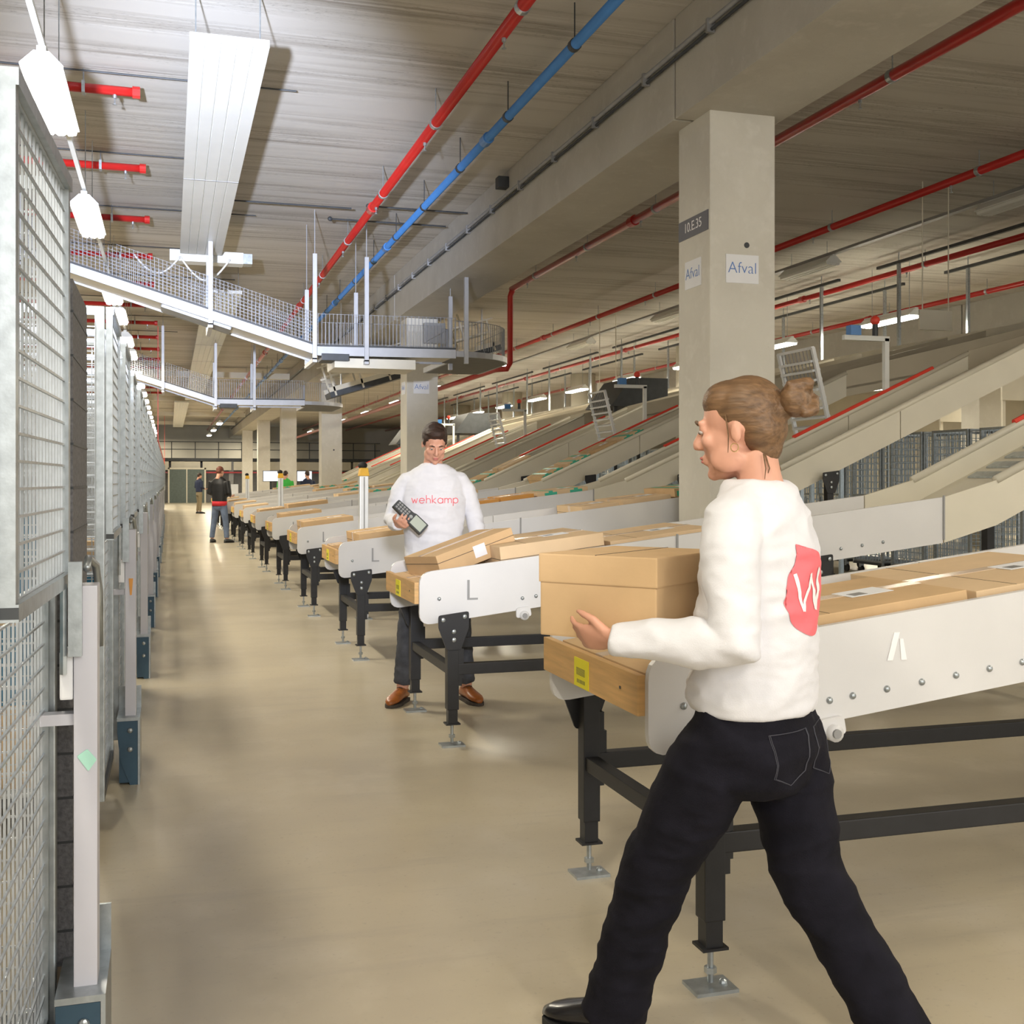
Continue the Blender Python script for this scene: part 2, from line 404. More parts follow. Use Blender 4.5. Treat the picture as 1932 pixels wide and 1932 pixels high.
# branch pipes that end over the left lamps
branch_lab = ['red sprinkler branch above the cage row, nearest the camera', 'red sprinkler branch second from the camera above the cages',
              'red sprinkler branch third from the camera above the cages', 'red sprinkler branch fourth from the camera, just before the overhead conveyor']
bp0 = thing('sprinkler_branch_pipe', branch_lab[0], 'pipe', (-.28, 11.45, 5.17), 0, 'red sprinkler branch pipes on the left')
MB().tube([(-5.7, 0, 0), (0, 0, 0)], .045, 12).build('pipe', M_red, bp0, smooth=True)
MB().tube([(-.06, 0, 0), (.01, 0, 0)], .058, 12).build('end_cap', M_red, bp0)
MB().tube([(-.5, 0, .05), (-.5, 0, .18)], .008, 6).box(-.515, -.485, -.055, .055, -.055, .055).build('hanger', M_galv, bp0)
MB().cyl((-.22, 0, -.04), (-.22, 0, -.075), .02, 8).cyl((-.22, 0, -.075), (-.22, 0, -.13), .006, 6).cyl((-.22, 0, -.13), (-.22, 0, -.135), .022, 8).build('sprinkler_head', M_galv, bp0)
for i in range(1, 16):
    c = copy_tree(bp0); c.location.y = 11.45 + 2.77 * i
    c['label'] = branch_lab[i] if i < 4 else 'distant red sprinkler branch pipe on the left beyond the overhead conveyor'
# thin tension cables across the ceiling
for i in range(9):
    y = 8.6 + 2.75 * i
    m = MB().tube([(-5.8, y, 5.30), (1.2 if i % 2 else .2, y, 5.30)], .009, 6)
    tag(m.build('ceiling_cable', M_dark), ['thin dark cable across the left ceiling between the sprinkler branches', ''][0], 'cable', 'thin ceiling cables')
for x0, x1, y in ((.75, 2.4, 15.6), (2.6, 4.0, 15.4), (2.2, 3.9, 16.3)):
    tag(MB().tube([(x0, y, 5.2), (x1, y, 5.2)], .012, 6).ball((x0, y, 5.2), .035, u=8, v=6).build('ceiling_rod', M_dark),
        'short dark rod hung across the ceiling beside the red and blue pipes', 'rod', 'short ceiling rods')

# ---------------------------------------------------------------- radiant panels
def radiant(x0, x1, y0, y1, lab, seams):
    t = thing('radiant_ceiling_panel', lab, 'ceiling panel', ((x0+x1)/2, y0, 4.8), 0, 'white radiant ceiling panels')
    w = (x1 - x0) / 2
    m = MB(); n = 5; st = 2 * w / n
    pts = [(-w, 0.06), (-w, 0)]
    for i in range(n):
        a = -w + st * i
        if i: pts += [(a - .008, 0), (a, .010), (a + .008, 0)]
    pts += [(w, 0), (w, .06)]
    m.prism(pts, 0, y1 - y0, 'y'); m.build('panel', M_panelw, t)
    for s in seams: MB().box(-w, w, s - y0 - .012, s - y0 + .012, -.004, .0).build('seam', M_grey, t)
    for yy in (0.3, (y1 - y0) / 2, y1 - y0 - .3):
        for sx in (-w + .05, w - .05): MB().cyl((sx, yy, .06), (sx, yy, ZC - 4.8), .006, 6).build('hanger', M_galv, t)
    return t
radiant(.147, .742, 8.95, 17.4, 'long white radiant panel hung under the ceiling nearest the camera', [13.1])
radiant(.61, 1.25, 20.9, 49, 'second radiant panel, seen under the sloping overhead conveyor', [25, 29, 33, 37, 41, 45])
radiant(.2, .8, 50.5, 74, 'farthest and smallest radiant panel above the end of the aisle', [])
ch = thing('panel_end_duct', 'pale box duct and looping white hoses at the far end of the nearest radiant panel', 'duct', (.45, 17.56, 4.72))
MB().box(-.45, .62, 0, .3, 0, .17).build('housing', M_panelw, ch, bevel=.01)
MB().box(.62, .75, .02, .28, .01, .16).build('grille', M_galv, ch)
def arc(p0, p1, sag, n=12): return [(p0[0] + (p1[0]-p0[0])*i/n, p0[1] + (p1[1]-p0[1])*i/n, p0[2] + (p1[2]-p0[2])*i/n - sag*math.sin(math.pi*i/n)) for i in range(n+1)]
MB().tube(arc((-.95, -.05, .05), (-.30, -.05, .05), .26, 16), .014, 8).build('hose', M_cable, ch, smooth=True)
MB().tube(arc((-.30, -.05, .05), (.42, -.05, .05), .33, 16), .014, 8).build('hose', M_cable, ch, smooth=True)

# ---------------------------------------------------------------- lamps
def fixture(x, y, z, lab, lit=True, energy=70, color=(1, .90, .70), group='lit tube lamps of the left row', proto={}):
    key = lit
    if key not in proto:
        t = thing('tube_lamp', lab, 'ceiling lamp')
        pts = [(-.05, .13), (-.135, .02), (-.135, 0), (-.115, -.0), (.115, 0), (.135, 0), (.135, .02), (.05, .13)]
        MB().prism([(-.05, .13), (-.14, .04), (-.14, .025), (.14, .025), (.14, .04), (.05, .13)], 0, 1.5, 'y').build('housing', M_panelw, t)
        MB().prism([(-.125, .024), (-.115, -.012), (-.06, -.022), (-.045, -.004), (-.02, -.022), (.02, -.022), (.045, -.004), (.06, -.022), (.115, -.012), (.125, .024)], .02, 1.48, 'y').build('diffuser', M_tube if lit else M_panelw, t)
        MB().box(-.03, .03, -.01, 1.51, .13, .16).build('rail', M_panelw, t)
        for yy in (.2, 1.3): MB().cyl((0, yy, .16), (0, yy, ZC - 4.3), .005, 6).build('hanger', M_galv, t)
        proto[key] = t
    else:
        t = copy_tree(proto[key])
    t['label'] = lab; t['group'] = group
    t.location = (x, y, z)
    if lit and energy:
        lamp('tube_light', 'AREA', (x, y + .75, z - .04), energy, color, rot=(0, 0, 0), shape='RECTANGLE', size=.24, size_y=1.4)
    return t
yl = [8.35, 12.4, 17.6, 20.0, 23.6, 26.2, 31, 34.7, 38.2, 41.7, 45.2, 48.7, 52.2, 55.7, 59.2, 62.7, 66.2, 69.7]
ll = ['brightest tube lamp above the cages, nearest the camera', 'second lit tube lamp above the cages, just before the overhead conveyor',
      'lit tube lamp right below the high end of the overhead conveyor', 'fourth lit tube lamp of the left row', 'fifth lit tube lamp of the left row']
for i, y in enumerate(yl):
    fixture(-.84, y, 4.26, ll[i] if i < 5 else 'one of the small distant tube lamps far down the left row', energy=75 if i < 12 else 60)
# rail that carries the left lamps
tag(MB().box(-.86, -.82, 4.5, 75, 4.44, 4.48).build('lamp_rail', M_panelw), 'white rail carrying the left row of tube lamps along the aisle', 'rail')
for i in range(9):
    y = 16.8 + 4.1 * i
    fixture(12.4, y, 4.3, ['lit tube lamp above the sorter at the right edge of the hall', 'lit tube lamp just right of the nearest pillar'][i] if i < 2 else 'distant lit tube lamp in the row above the sorter',
            energy=125, group='lit tube lamps above the sorter')
for i in range(7):
    fixture(7.9, 27 + 6.5 * i, 4.3, 'distant lit tube lamp above the chutes beyond the second pillar', energy=85, group='lit tube lamps above the chutes')
for i in range(6):
    fixture(21.2, 14 + 8 * i, 4.3, 'lit tube lamp deep behind the sorter', energy=190, group='lit tube lamps behind the sorter')
for i, y in enumerate((11.0, 16.0, 21.5, 27)):
    t = fixture(10.25, y, 4.95, ['unlit white fixture at the right edge under the ceiling', 'unlit white fixture right of the pillar signs'][i] if i < 2 else 'unlit white ceiling fixture farther back left of the pillar', lit=False, group='unlit ceiling fixtures')
tag(MB().box(10.2, 10.3, 3, 60, 5.1, 5.14).build('lamp_rail', M_grey), 'grey rail carrying the unlit ceiling fixtures', 'rail')
# unseen key lamps behind and beside the camera, outside the frame
for x, y in ((-.84, 0.2), (2.2, -3.5), (6.5, 1.0), (9.5, 4.0)):
    fixture(x, y, 4.3, 'tube lamp overhead outside the picture near the camera', energy=52, group='tube lamps around the camera')
for y in (58, 66, 73.5):
    fixture(2.4, y, 4.3, 'small tube lamp added to light the far end near the mezzanine', energy=80, group='added far lamps before the mezzanine')  # extra fixtures added because the far end came out dark
for x in (-1, 5):
    fixture(x, 80.5, 4.5, 'lamp added to light the wall above the far mezzanine deck', energy=120, group='added lamps above the mezzanine')  # extra lamps added to lift the dark wall over the deck
# shades at mid height under the ceiling, bright wide lamps in the far middle
# ================================================================ PARCEL CHUTES
PITCH = 3.1
def top_z(x):   # top edge of the side plates
    if x <= 4.7: return 1.01 + .1185 * (x - 1.86)
    z = 1.01 + .1185 * (4.7 - 1.86)
    if x <= 5.1: return z + .27 * (x - 4.7)
    return z + .108 + .452 * (x - 5.1)
def slope(x): return math.atan(.1185 if x <= 4.7 else (.27 if x <= 5.1 else .452))
def bed_z(x): return top_z(x) - .168
def plate_outline(x0, x1, front=False):
    xs = [x for x in (x0, 4.7, 5.1, x1) if x0 <= x <= x1]
    xs = sorted(set(xs))
    top = [(x, top_z(x)) for x in xs]; bot = [(x, top_z(x) - .29) for x in xs]
    pts = top + bot[::-1]
    if front:
        r = [.07] + [0] * (len(pts) - 2) + [.07]
        pts = rounded(pts, r)
    return pts
def make_chute():
    t = thing('parcel_chute', '', 'parcel chute')
    for side, (a, b) in (('near', (.05, .075)), ('far', (.905, .93))):
        for x0, x1 in ((1.31, 2.845), (2.855, 4.69), (4.70, 6.6), (6.61, 8.05)):
            m = MB().prism(plate_outline(x0, x1, x0 == 1.31), a, b, 'y')
            p = m.build('side_panel', M_white if x1 < 4.8 else M_cream, t, bevel=0)
            if x0 == 1.31 and side == 'near':
                MB().box(1.58, 1.592, a - .006, a, .80, .90).box(1.58, 1.64, a - .003, a, .79, .80).build('handle_slot', M_grey, p)
        # rounded lip on the incline, red strip on the far plate
        MB().tube([(5.1, (a+b)/2, top_z(5.1)), (8.05, (a+b)/2, top_z(8.05))], .028, 10).build('rolled_edge', M_cream, t, smooth=True)
    MB().tube([(x, .918, top_z(x) + .03) for x in (5.98, 7.62)], .024, 6).build('red_edge_strip', M_redtrim, t)
    xs = [1.315, 4.7, 5.1, 8.05]
    MB().prism([(x, bed_z(x)) for x in xs] + [(x, bed_z(x) - .012) for x in xs[::-1]], .076, .904, 'y').build('slide_bed', M_cream, t)
    # brake bars across the incline
    for i in range(7):
        x = 5.5 + .16 * i
        MB().prism([(x, bed_z(x) + .002), (x + .08, bed_z(x + .08) + .002), (x + .08, bed_z(x + .08) + .014), (x, bed_z(x) + .014)], .15, .83, 'y').build('brake_bar', M_galv, t)
    # bumper board
    bu = MB().box(1.287, 1.312, .076, .93, .772, .890).build('bumper_board', M_wood, t, bevel=.003)
    yl_ = MB().box(1.284, 1.287, .47, .60, .775, .868).build('yellow_label', M_yellow, bu)
    q = MB()
    for i in range(6): q.box(1.2832, 1.284, .500, .578, .835 - i * .0042, .837 - i * .0042)
    for i in range(6): q.box(1.2832, 1.284, .500 + .013 * i, .507 + .013 * i, .788, .800)
    q.build('printed_lines', M_ink, yl_)
    MB().box(1.2845, 1.2865, .20, .21, .83, .838).build('screw', M_dark, bu)
    MB().prism([(1.33, .762), (1.75, .79), (1.75, .71), (1.50, .685)], .45, .90, 'y').build('under_tray', M_grey, t)
    # tensioner wheel and bolts on the near plate
    w = MB().prism(rounded([(1.86, .735), (1.94, .745), (1.95, .69), (1.86, .68)], .015), .035, .05, 'y').build('roller_bracket', M_white, t)
    MB().tube([(1.905, .02, .695), (1.905, .06, .695)], .026, 14).build('roller', M_white, w, smooth=True)
    MB().tube([(1.905, .012, .695), (1.905, .02, .695)], .014, 12).build('axle', M_grey, w)
    for x in [1.42] + [1.90, 1.98] + [2.10 + .125 * i for i in range(6)] + [3.05 + .15 * i for i in range(9)]:
        z = top_z(x) - .225 if x > 1.5 else .80
        MB().ball((x, .048, z), (.011, .008, .011), u=8, v=6).build('bolt', M_galv, t, smooth=True)
    for x in (2.85, 4.695):
        MB().box(x - .006, x + .006, .042, .05, top_z(x) - .27, top_z(x) + .01).build('joint_strip', M_grey, t)
    # frame
    for y in (-.0, .98):
        MB().box(1.51, 5.8, y - .028, y + .028, .39, .45).build('floor_rail', M_black, t, bevel=.004)
    for x, ht in ((1.48, None), (3.75, None), (5.8, None)):
        top = top_z(x) - .30
        for y in (0, .98):
            l = MB().box(x - .032, x + .032, y - .032, y + .032, .20, top).build('leg', M_black, t, bevel=.004)
            sg = 1 if y == 0 else -1
            MB().box(x - .026, x + .026, y - .026, y + .026, .125, .21).box(x - .04, x + .04, y - .036, y + .036, .118, .126).build('inner_tube', M_black, l)
            MB().box(x + .032, x + .05, y - .025, y + .025, .33, min(.60, top - .05)).box(x + .05, x + .062, y - .02, y + .02, .37, min(.53, top - .1)).build('clamp_sleeve', M_black, l)
            MB().cyl((x, y, .018), (x, y, .20), .009, 8).cyl((x, y, .045), (x, y, .062), .018, 6).cyl((x, y, .125), (x, y, .145), .018, 6).build('threaded_rod', M_galv, l)
            MB().box(x - .065, x + .065, y - .05, y + .05, 0, .010).ball((x + .04, y, .012), .012, u=8, v=6).build('foot_plate', M_galv, l)
            bz = top_z(x) - .235
            br = MB().prism(rounded([(x - .085, bz - .012), (x + .085, bz + .008), (x + .085, bz - .08), (x + .04, bz - .20), (x - .04, bz - .20), (x - .085, bz - .08)], .012, 2),
                            y - .045 if y == 0 else y + .035, y - .035 if y == 0 else y + .045, 'y').build('bracket', M_black, l)
            yb = y - .048 if y == 0 else y + .048
            for bx, bzz in ((-.06, -.035), (.06, -.02), (0, -.10), (0, -.145)):
                MB().ball((x + bx, yb, bz + bzz), (.014, .006, .014), u=8, v=6).build('bolt', M_galv, br, smooth=True)
        MB().box(x - .025, x + .025, .033, .947, .39, .44).build('cross_bar', M_black, t, bevel=.003)
    # hopper that widens towards the sorter
    for (ya, yb2, yc, yd) in ((.05, .08, -.65, -.62), (.90, .93, 1.60, 1.63)):
        z0, z1 = top_z(8.05), 3.52
        m = MB(); bm = m.bm
        v = [bm.verts.new(p) for p in [(8.05, ya, z0 - .29), (8.05, yb2, z0 - .29), (8.05, yb2, z0 + .03), (8.05, ya, z0 + .03),
                                       (11.4, yc, z1 - .35), (11.4, yd, z1 - .35), (11.4, yd, z1 + .12), (11.4, yc, z1 + .12)]]
        for f in [(0,1,2,3), (4,7,6,5), (0,4,5,1), (1,5,6,2), (2,6,7,3), (3,7,4,0)]: bm.faces.new([v[i] for i in f])
        m.build('hopper_wall', M_tan, t)
    m = MB(); v = [m.bm.verts.new(p) for p in [(8.05, .05, bed_z(8.05) - .03), (8.05, .93, bed_z(8.05) - .03), (11.4, 1.63, 3.2), (11.4, -.65, 3.2),
                                               (8.05, .05, bed_z(8.05)), (8.05, .93, bed_z(8.05)), (11.4, 1.63, 3.23), (11.4, -.65, 3.23)]]
    for f in [(0,1,2,3), (4,7,6,5), (0,4,5,1), (1,5,6,2), (2,6,7,3), (3,7,4,0)]: m.bm.faces.new([v[i] for i in f])
    m.build('hopper_bed', M_tan, t)
    return t
chute_lab = ['nearest parcel chute, crossed by the walking woman, with its plywood bumper in front',
             'parcel chute second from the camera, in front of the man sorting boxes',
             'parcel chute third from the camera, just behind the sorting man',
             'parcel chute fourth from the camera, with the long orange carton inside',
             'parcel chute fifth from the camera, with green taped cartons on its slope',
             'sixth parcel chute from the camera', 'seventh parcel chute from the camera', 'eighth parcel chute from the camera',
             'ninth parcel chute from the camera', 'tenth parcel chute, beside the man in black', 'eleventh parcel chute at the far end of the row',
             'last parcel chute of the row, farthest from the camera']
chute0 = make_chute()
YC = lambda k: 2.94 + PITCH * k
for k in range(12):
    c = chute0 if k == 0 else copy_tree(chute0, skip=() if k < 4 else ('bolt',))
    c.location = (0, YC(k), 0)
    c['label'] = chute_lab[k]; c['group'] = 'parcel chutes along the aisle'
# small dark marks printed on the first chute
mk = MB()
for s in (0, 1):
    mk.prism([(0 + .05*s, 0), (.02 + .05*s, 0.0), (.045 + .012*s, .085 - .02*s), (.025 + .02*s, .085 - .02*s)], -.002, 0, 'y')
mk.move(Matrix.Translation((2.10, .049, .90)))
mk.build('arrow_sticker', M_whiteprint, chute0)

# ---------------------------------------------------------------- cartons on the chutes
def carton(k, x0, x1, y0, y1, h, lab, m=None, tape='clear', group='cardboard boxes on the chutes', lift=0.0, flap=False, label=True, name='cardboard_box'):
    """a box lying on the bed of chute k (0 = nearest); y measured inside the chute"""
    xm = (x0 + x1) / 2; s = slope(xm)
    L = (x1 - x0) / 2 * 0.985
    if L < 0: L = -L
    t = thing(name, lab, 'box', (xm, YC(k) + (y0 + y1) / 2, bed_z(xm) + .004 + lift), 0, group)
    t.rotation_euler = (0, -s, 0)
    W = (y1 - y0) / 2
    if h > .12: h -= .047
    m = m or random.choice([M_card, M_card, M_card2])
    MB().box(-L, L, -W, W, 0, h).build('carton', m, t, bevel=.004)
    # seam of the lid and tape
    MB().box(-L - .001, L + .001, -W - .001, W + .001, h * .68, h * .68 + .003).build('lid_seam', M_brown, t)
    if tape == 'clear':
        MB().box(-L - .0015, L + .0015, -.03, .03, h * .55, h + .0015).build('packing_tape', M_tape, t)
        MB().box(-L*.5, -L*.5 + .001, -W, W, h, h + .001).build('flap_edge', M_brown, t)
    elif tape == 'green':
        for sx in (-.55, .45):
            MB().box(L * sx, L * sx + .05, -W - .0015, W + .0015, h * .05, h + .0015).box(L*sx - .05, L*sx + .10, -W - .0018, -W, h*.72, h*.92).build('green_tape', M_green, t)
    if label:
        lb = MB().box(L * .1, L * .1 + min(.16, L*.6), -W * .3, min(W * .3, -W*.3 + .12), h + .001, h + .0025).build('address_label', M_paper, t)
        MB().box(L * .1 + .02, L * .1 + .07, -W * .25, -W*.25 + .05, h + .0025, h + .0032).build('printed_code', M_grey, lb)
    return t
carton(0, 1.335, 1.74, .12, .84, .105, 'flat carton lying behind the plywood bumper under the carried box', label=False)
carton(0, 1.78, 2.46, .10, .62, .235, 'large flat carton with a white address label right of the woman', M_card)
carton(0, 2.48, 3.12, .10, .80, .225, 'carton at the right edge on the nearest chute, behind the labelled one', M_card2)
carton(1, 1.335, 1.56, .10, .84, .10, 'low carton behind the bumper of the second chute', M_card, label=False)
carton(1, 1.80, 2.44, .10, .80, .285, 'long tall carton on the second chute right of the sorting man', M_card2)
carton(1, 2.47, 3.15, .12, .82, .225, 'carton on the second chute directly behind the walking woman', M_card2)
carton(2, 1.335, 1.46, .55, .86, .16, 'small upright carton at the aisle end of the third chute', M_card, label=False)
carton(2, 1.50, 2.10, .12, .80, .255, 'long carton on the third chute left of the sorting man', M_card)
carton(2, 3.45, 3.80, .12, .80, .235, 'olive tinted low carton on the third chute before the pillar', M_card2)
carton(2, 3.83, 4.30, .12, .80, .245, 'pale carton on the third chute before the pillar', M_card2)
carton(2, 4.33, 4.66, .12, .80, .285, 'green taped carton on the third chute beside the nearest pillar', M_card, 'green')
carton(3, 1.40, 1.95, .12, .80, .26, 'carton at the aisle end of the fourth chute', M_card)
carton(3, 3.20, 3.60, .12, .70, .24, 'short orange brown carton ahead of the long orange one', M_card3)
carton(3, 3.62, 4.02, .12, .70, .25, 'long glossy orange carton on the fourth chute, right of the sorting man', M_card3, label=True)
carton(3, 4.05, 4.68, .12, .75, .255, 'pale green taped carton just right of the long orange carton', M_card2, 'green')
carton(4, 1.45, 2.0, .12, .8, .25, 'flat carton at the aisle end of the fifth chute', M_card)
carton(4, 3.3, 4.2, .12, .8, .255, 'long low carton on the level part of the fifth chute', M_card2)
for j in range(4):
    carton(4, 5.15 + .42 * j, 5.53 + .42 * j, .12, .75, .25, '%s carton up the slope of the fifth chute' % ['lowest green taped', 'second green taped', 'plain third', 'topmost green taped'][j], M_card2 if j % 2 else M_card, 'green' if j != 2 else 'clear', group='green taped cartons on the slope')
carton(5, 1.4, 1.8, .12, .8, .24, 'carton at the aisle end of the sixth chute', M_card)
carton(5, 1.85, 2.5, .12, .8, .27, 'second carton from the aisle on the sixth chute', M_card)
for k in range(5, 12):
    x = 3.0 + random.random() * 2
    for j in range(2):
        carton(k, x, x + .55, .12, .8, .25, 'distant carton on one of the far chutes', None, 'green' if (k + j) % 2 else 'clear', group='distant cartons on the far chutes', label=False); x += .6
for k in range(6, 12):
    carton(k, 1.36, 1.8, .12, .8, .24, 'distant carton at the aisle end of a far chute', None, group='distant cartons at the chute ends', label=False)
# the open carton being sorted: lies tilted on the second chute in front of the man
ob = thing('cardboard_box', 'brown carton tilted up on the second chute under the hand of the sorting man', 'box', (1.67, YC(1) + .50, .965), R(8), 'cardboard boxes on the chutes')
ob.rotation_euler = (R(-4), R(-17), R(14))
a, b, h = .26, .22, .125
MB().box(-a, a, -b, b, 0, h).build('carton', M_card, ob, bevel=.004)
MB().box(-a - .001, a + .001, -b - .001, b + .001, h * .62, h * .62 + .003).build('lid_seam', M_brown, ob)
MB().box(-a, a, -.02, .02, h, h + .0015).build('packing_tape', M_tape, ob)
MB().box(-.02, .06, -b - .002, -b, .03, .10).build('address_label', M_paper, ob)
for nx, ny, lz in ((1.45, .2, .0),):
    c = carton(1, 1.57, 1.78, .10, .30, .13, 'small loose carton beside the open carton on the second chute', M_card3, label=True)

# ---------------------------------------------------------------- aluminium posts with yellow beacons
def beacon_post(y, lab):
    t = thing('beacon_post', lab, 'post', (1.95, y, 0), 0, 'aluminium posts with yellow beacons')
    p = MB().box(-.045, .045, -.045, .045, .012, 1.50).build('post', M_alu, t, bevel=.006)
    MB().box(-.006, .006, -.0475, -.045, .02, 1.49).build('groove', M_grey, p)
    MB().box(-.08, .08, -.08, .08, 0, .012).build('base_plate', M_galv, t)
    MB().prism([(-.055, 1.50), (.055, 1.50), (.04, 1.585), (-.04, 1.585)], -.05, .05, 'y').build('beacon', M_amber, t, bevel=.006)
    MB().ball((-.01, 0, 1.61), (.05, .05, .04), u=12, v=8).build('cap', M_rubber, t, smooth=True)
    return t
for i, y in enumerate((11.85, 21.15, 30.45)):
    beacon_post(y, ['white aluminium post with a yellow beacon left of the sorting man, nearest of the posts',
                    'middle aluminium post with a yellow beacon, smaller', 'farthest and smallest post with a yellow beacon'][i])

# ================================================================ SORTER BEHIND THE CHUTES
so = thing('overhead_sorter', 'long dark elevated sorter the chutes hang from, under the ceiling on the right', 'sorting conveyor', (11.6, 0, 3.55))
MB().box(0, .10, 3, 60, -.18, .02).build('side_beam', M_dark, so)
MB().box(2.0, 2.1, 3, 60, -.18, .02).build('side_beam', M_dark, so)
MB().box(.1, 2.0, 3, 60, -.05, 0).build('deck', M_belt, so)
for i in range(19):
    MB().box(.1, 2.0, 3.5 + 3.1 * i, 3.6 + 3.1 * i, -.18, -.05).build('cross_member', M_grey, so)
MB().box(-.03, 0, 3, 60, .03, .14).build('edge_guard', M_cream, so)
for x in (11.9, 13.3):
    rl = thing('hanger_rail', 'dark ceiling rail nearer the chutes, with hangers down to the sorter' if x < 12 else 'dark ceiling rail farther right, with hangers down to the sorter', 'rail', (x, 0, 5.2), 0, 'dark ceiling rails')
    for i in range(8):
        y0 = 6 + 6.2 * i
        MB().box(-.03, .03, y0, y0 + 5.0, -.05, 0).build('rail', M_dark, rl)
        for yy in (y0 + .6, y0 + 4.4):
            MB().box(-.025, .025, yy - .025, yy + .025, -1.64, -.04).build("hanger", M_galv, rl)
            MB().cyl((0, yy, 0), (0, yy, .15), .01, 6).build('threaded_rod', M_galv, rl)
for i, y in enumerate((12.6, 18.0, 24.2)):
    tag(MB().box(9.35, 9.85, y, y + .03, 3.42, 3.68).cyl((9.4, y + .015, 3.6), (9.4, y + .015, ZC), .008, 6).cyl((9.8, y + .015, 3.6), (9.8, y + .015, ZC), .008, 6).build('white_sign_board', M_cream),
        ['cream board above the chute top at the right edge', 'cream board above a chute top behind the pillar', 'cream board farther back above the chute tops'][i], 'board', 'cream boards above the chutes')
# photo-eye arches over the chutes
def arch(k, lab):
    x = 7.07; z = top_z(x) + .03
    t = thing('scanner_arch', lab, 'sensor arch', (x, YC(k) + .918, z), 0, 'sensor arches over the chutes')
    MB().box(-.025, .025, -.0, .05, -.06, .54).build('post', M_panelw, t)
    MB().box(-.5, .03, 0.0, .05, .51, .56).build('cross_bar', M_panelw, t)
    MB().box(-.44, -.32, -.02, .07, .56, .66).build('blue_box', M_blue, t)
    MB().cyl((-.13, .02, .56), (-.13, .02, .68), .03, 10).build('stem', M_dark, t)
    MB().ball((-.13, .02, .72), .05, u=10, v=8).build('red_light', M_redtrim, t, smooth=True)
    return t
for n, k in enumerate((2, 4, 6, 8)):
    arch(k, ['white sensor arch with red light nearest the camera, right of the pillar', 'second white sensor arch with red light, left of the pillar',
             'third white sensor arch with red light', 'farthest white sensor arch with red light'][n])
# tilted access steps with a mesh basket between the chutes
def steps(y, lab):
    t = thing('access_steps', lab, 'access steps', (6.62, y, -.26), 0, 'tilted access steps between the chutes')
    tilt = Matrix.Translation((.35, 0, 2.25)) @ Matrix.Rotation(R(-14), 4, 'Y')
    f = MB()
    for sy in (-.36, .36): f.box(-.02, .02, sy - .02, sy + .02, -.15, .95, tilt)
    for z in (-.15, .93): f.box(-.02, .02, -.36, .36, z, z + .03, tilt)
    f.build('frame', M_alu, t)
    for i in range(9): MB().box(-.05, .05, -.34, .34, -.05 + i * .105, -.025 + i * .105, tilt).build('tread', M_alu, t)
    q = MB()
    for i in range(9): q.box(-.004, .004, -.3 + i * .075 - .006, -.3 + i * .075 + .006, .55, .93, tilt)
    q.build('grating', M_grey, t)
    b = MB()
    for i in range(9): b.box(.02 - .004, .02 + .004, -.3 + i * .075 - .003, -.3 + i * .075 + .003, 1.55, 2.1)
    for i in range(9): b.box(.016, .024, -.3, .3, 1.55 + i * .069 - .003, 1.55 + i * .069 + .003)
    b.box(0, .04, -.32, -.28, .22, 2.12).box(0, .04, .28, .32, .22, 2.12).box(0, .04, -.3, .3, 2.08, 2.12).box(0, .04, -.3, .3, 1.5, 1.54)
    b.box(.5, .54, -.32, -.28, .22, 2.3).box(.5, .54, .28, .32, .22, 2.3).box(0, .5, -.32, -.28, 2.08, 2.12)
    b.build('mesh_basket', M_bluewire, t)
    return t
steps(11.3, 'tilted grey access steps with mesh basket behind the head of the woman')
steps(17.5, 'tilted access steps left of the nearest pillar')
steps(23.7, 'third tilted access steps, right of the head of the sorting man')
steps(29.9, 'farthest tilted access steps, just above the sorting man')

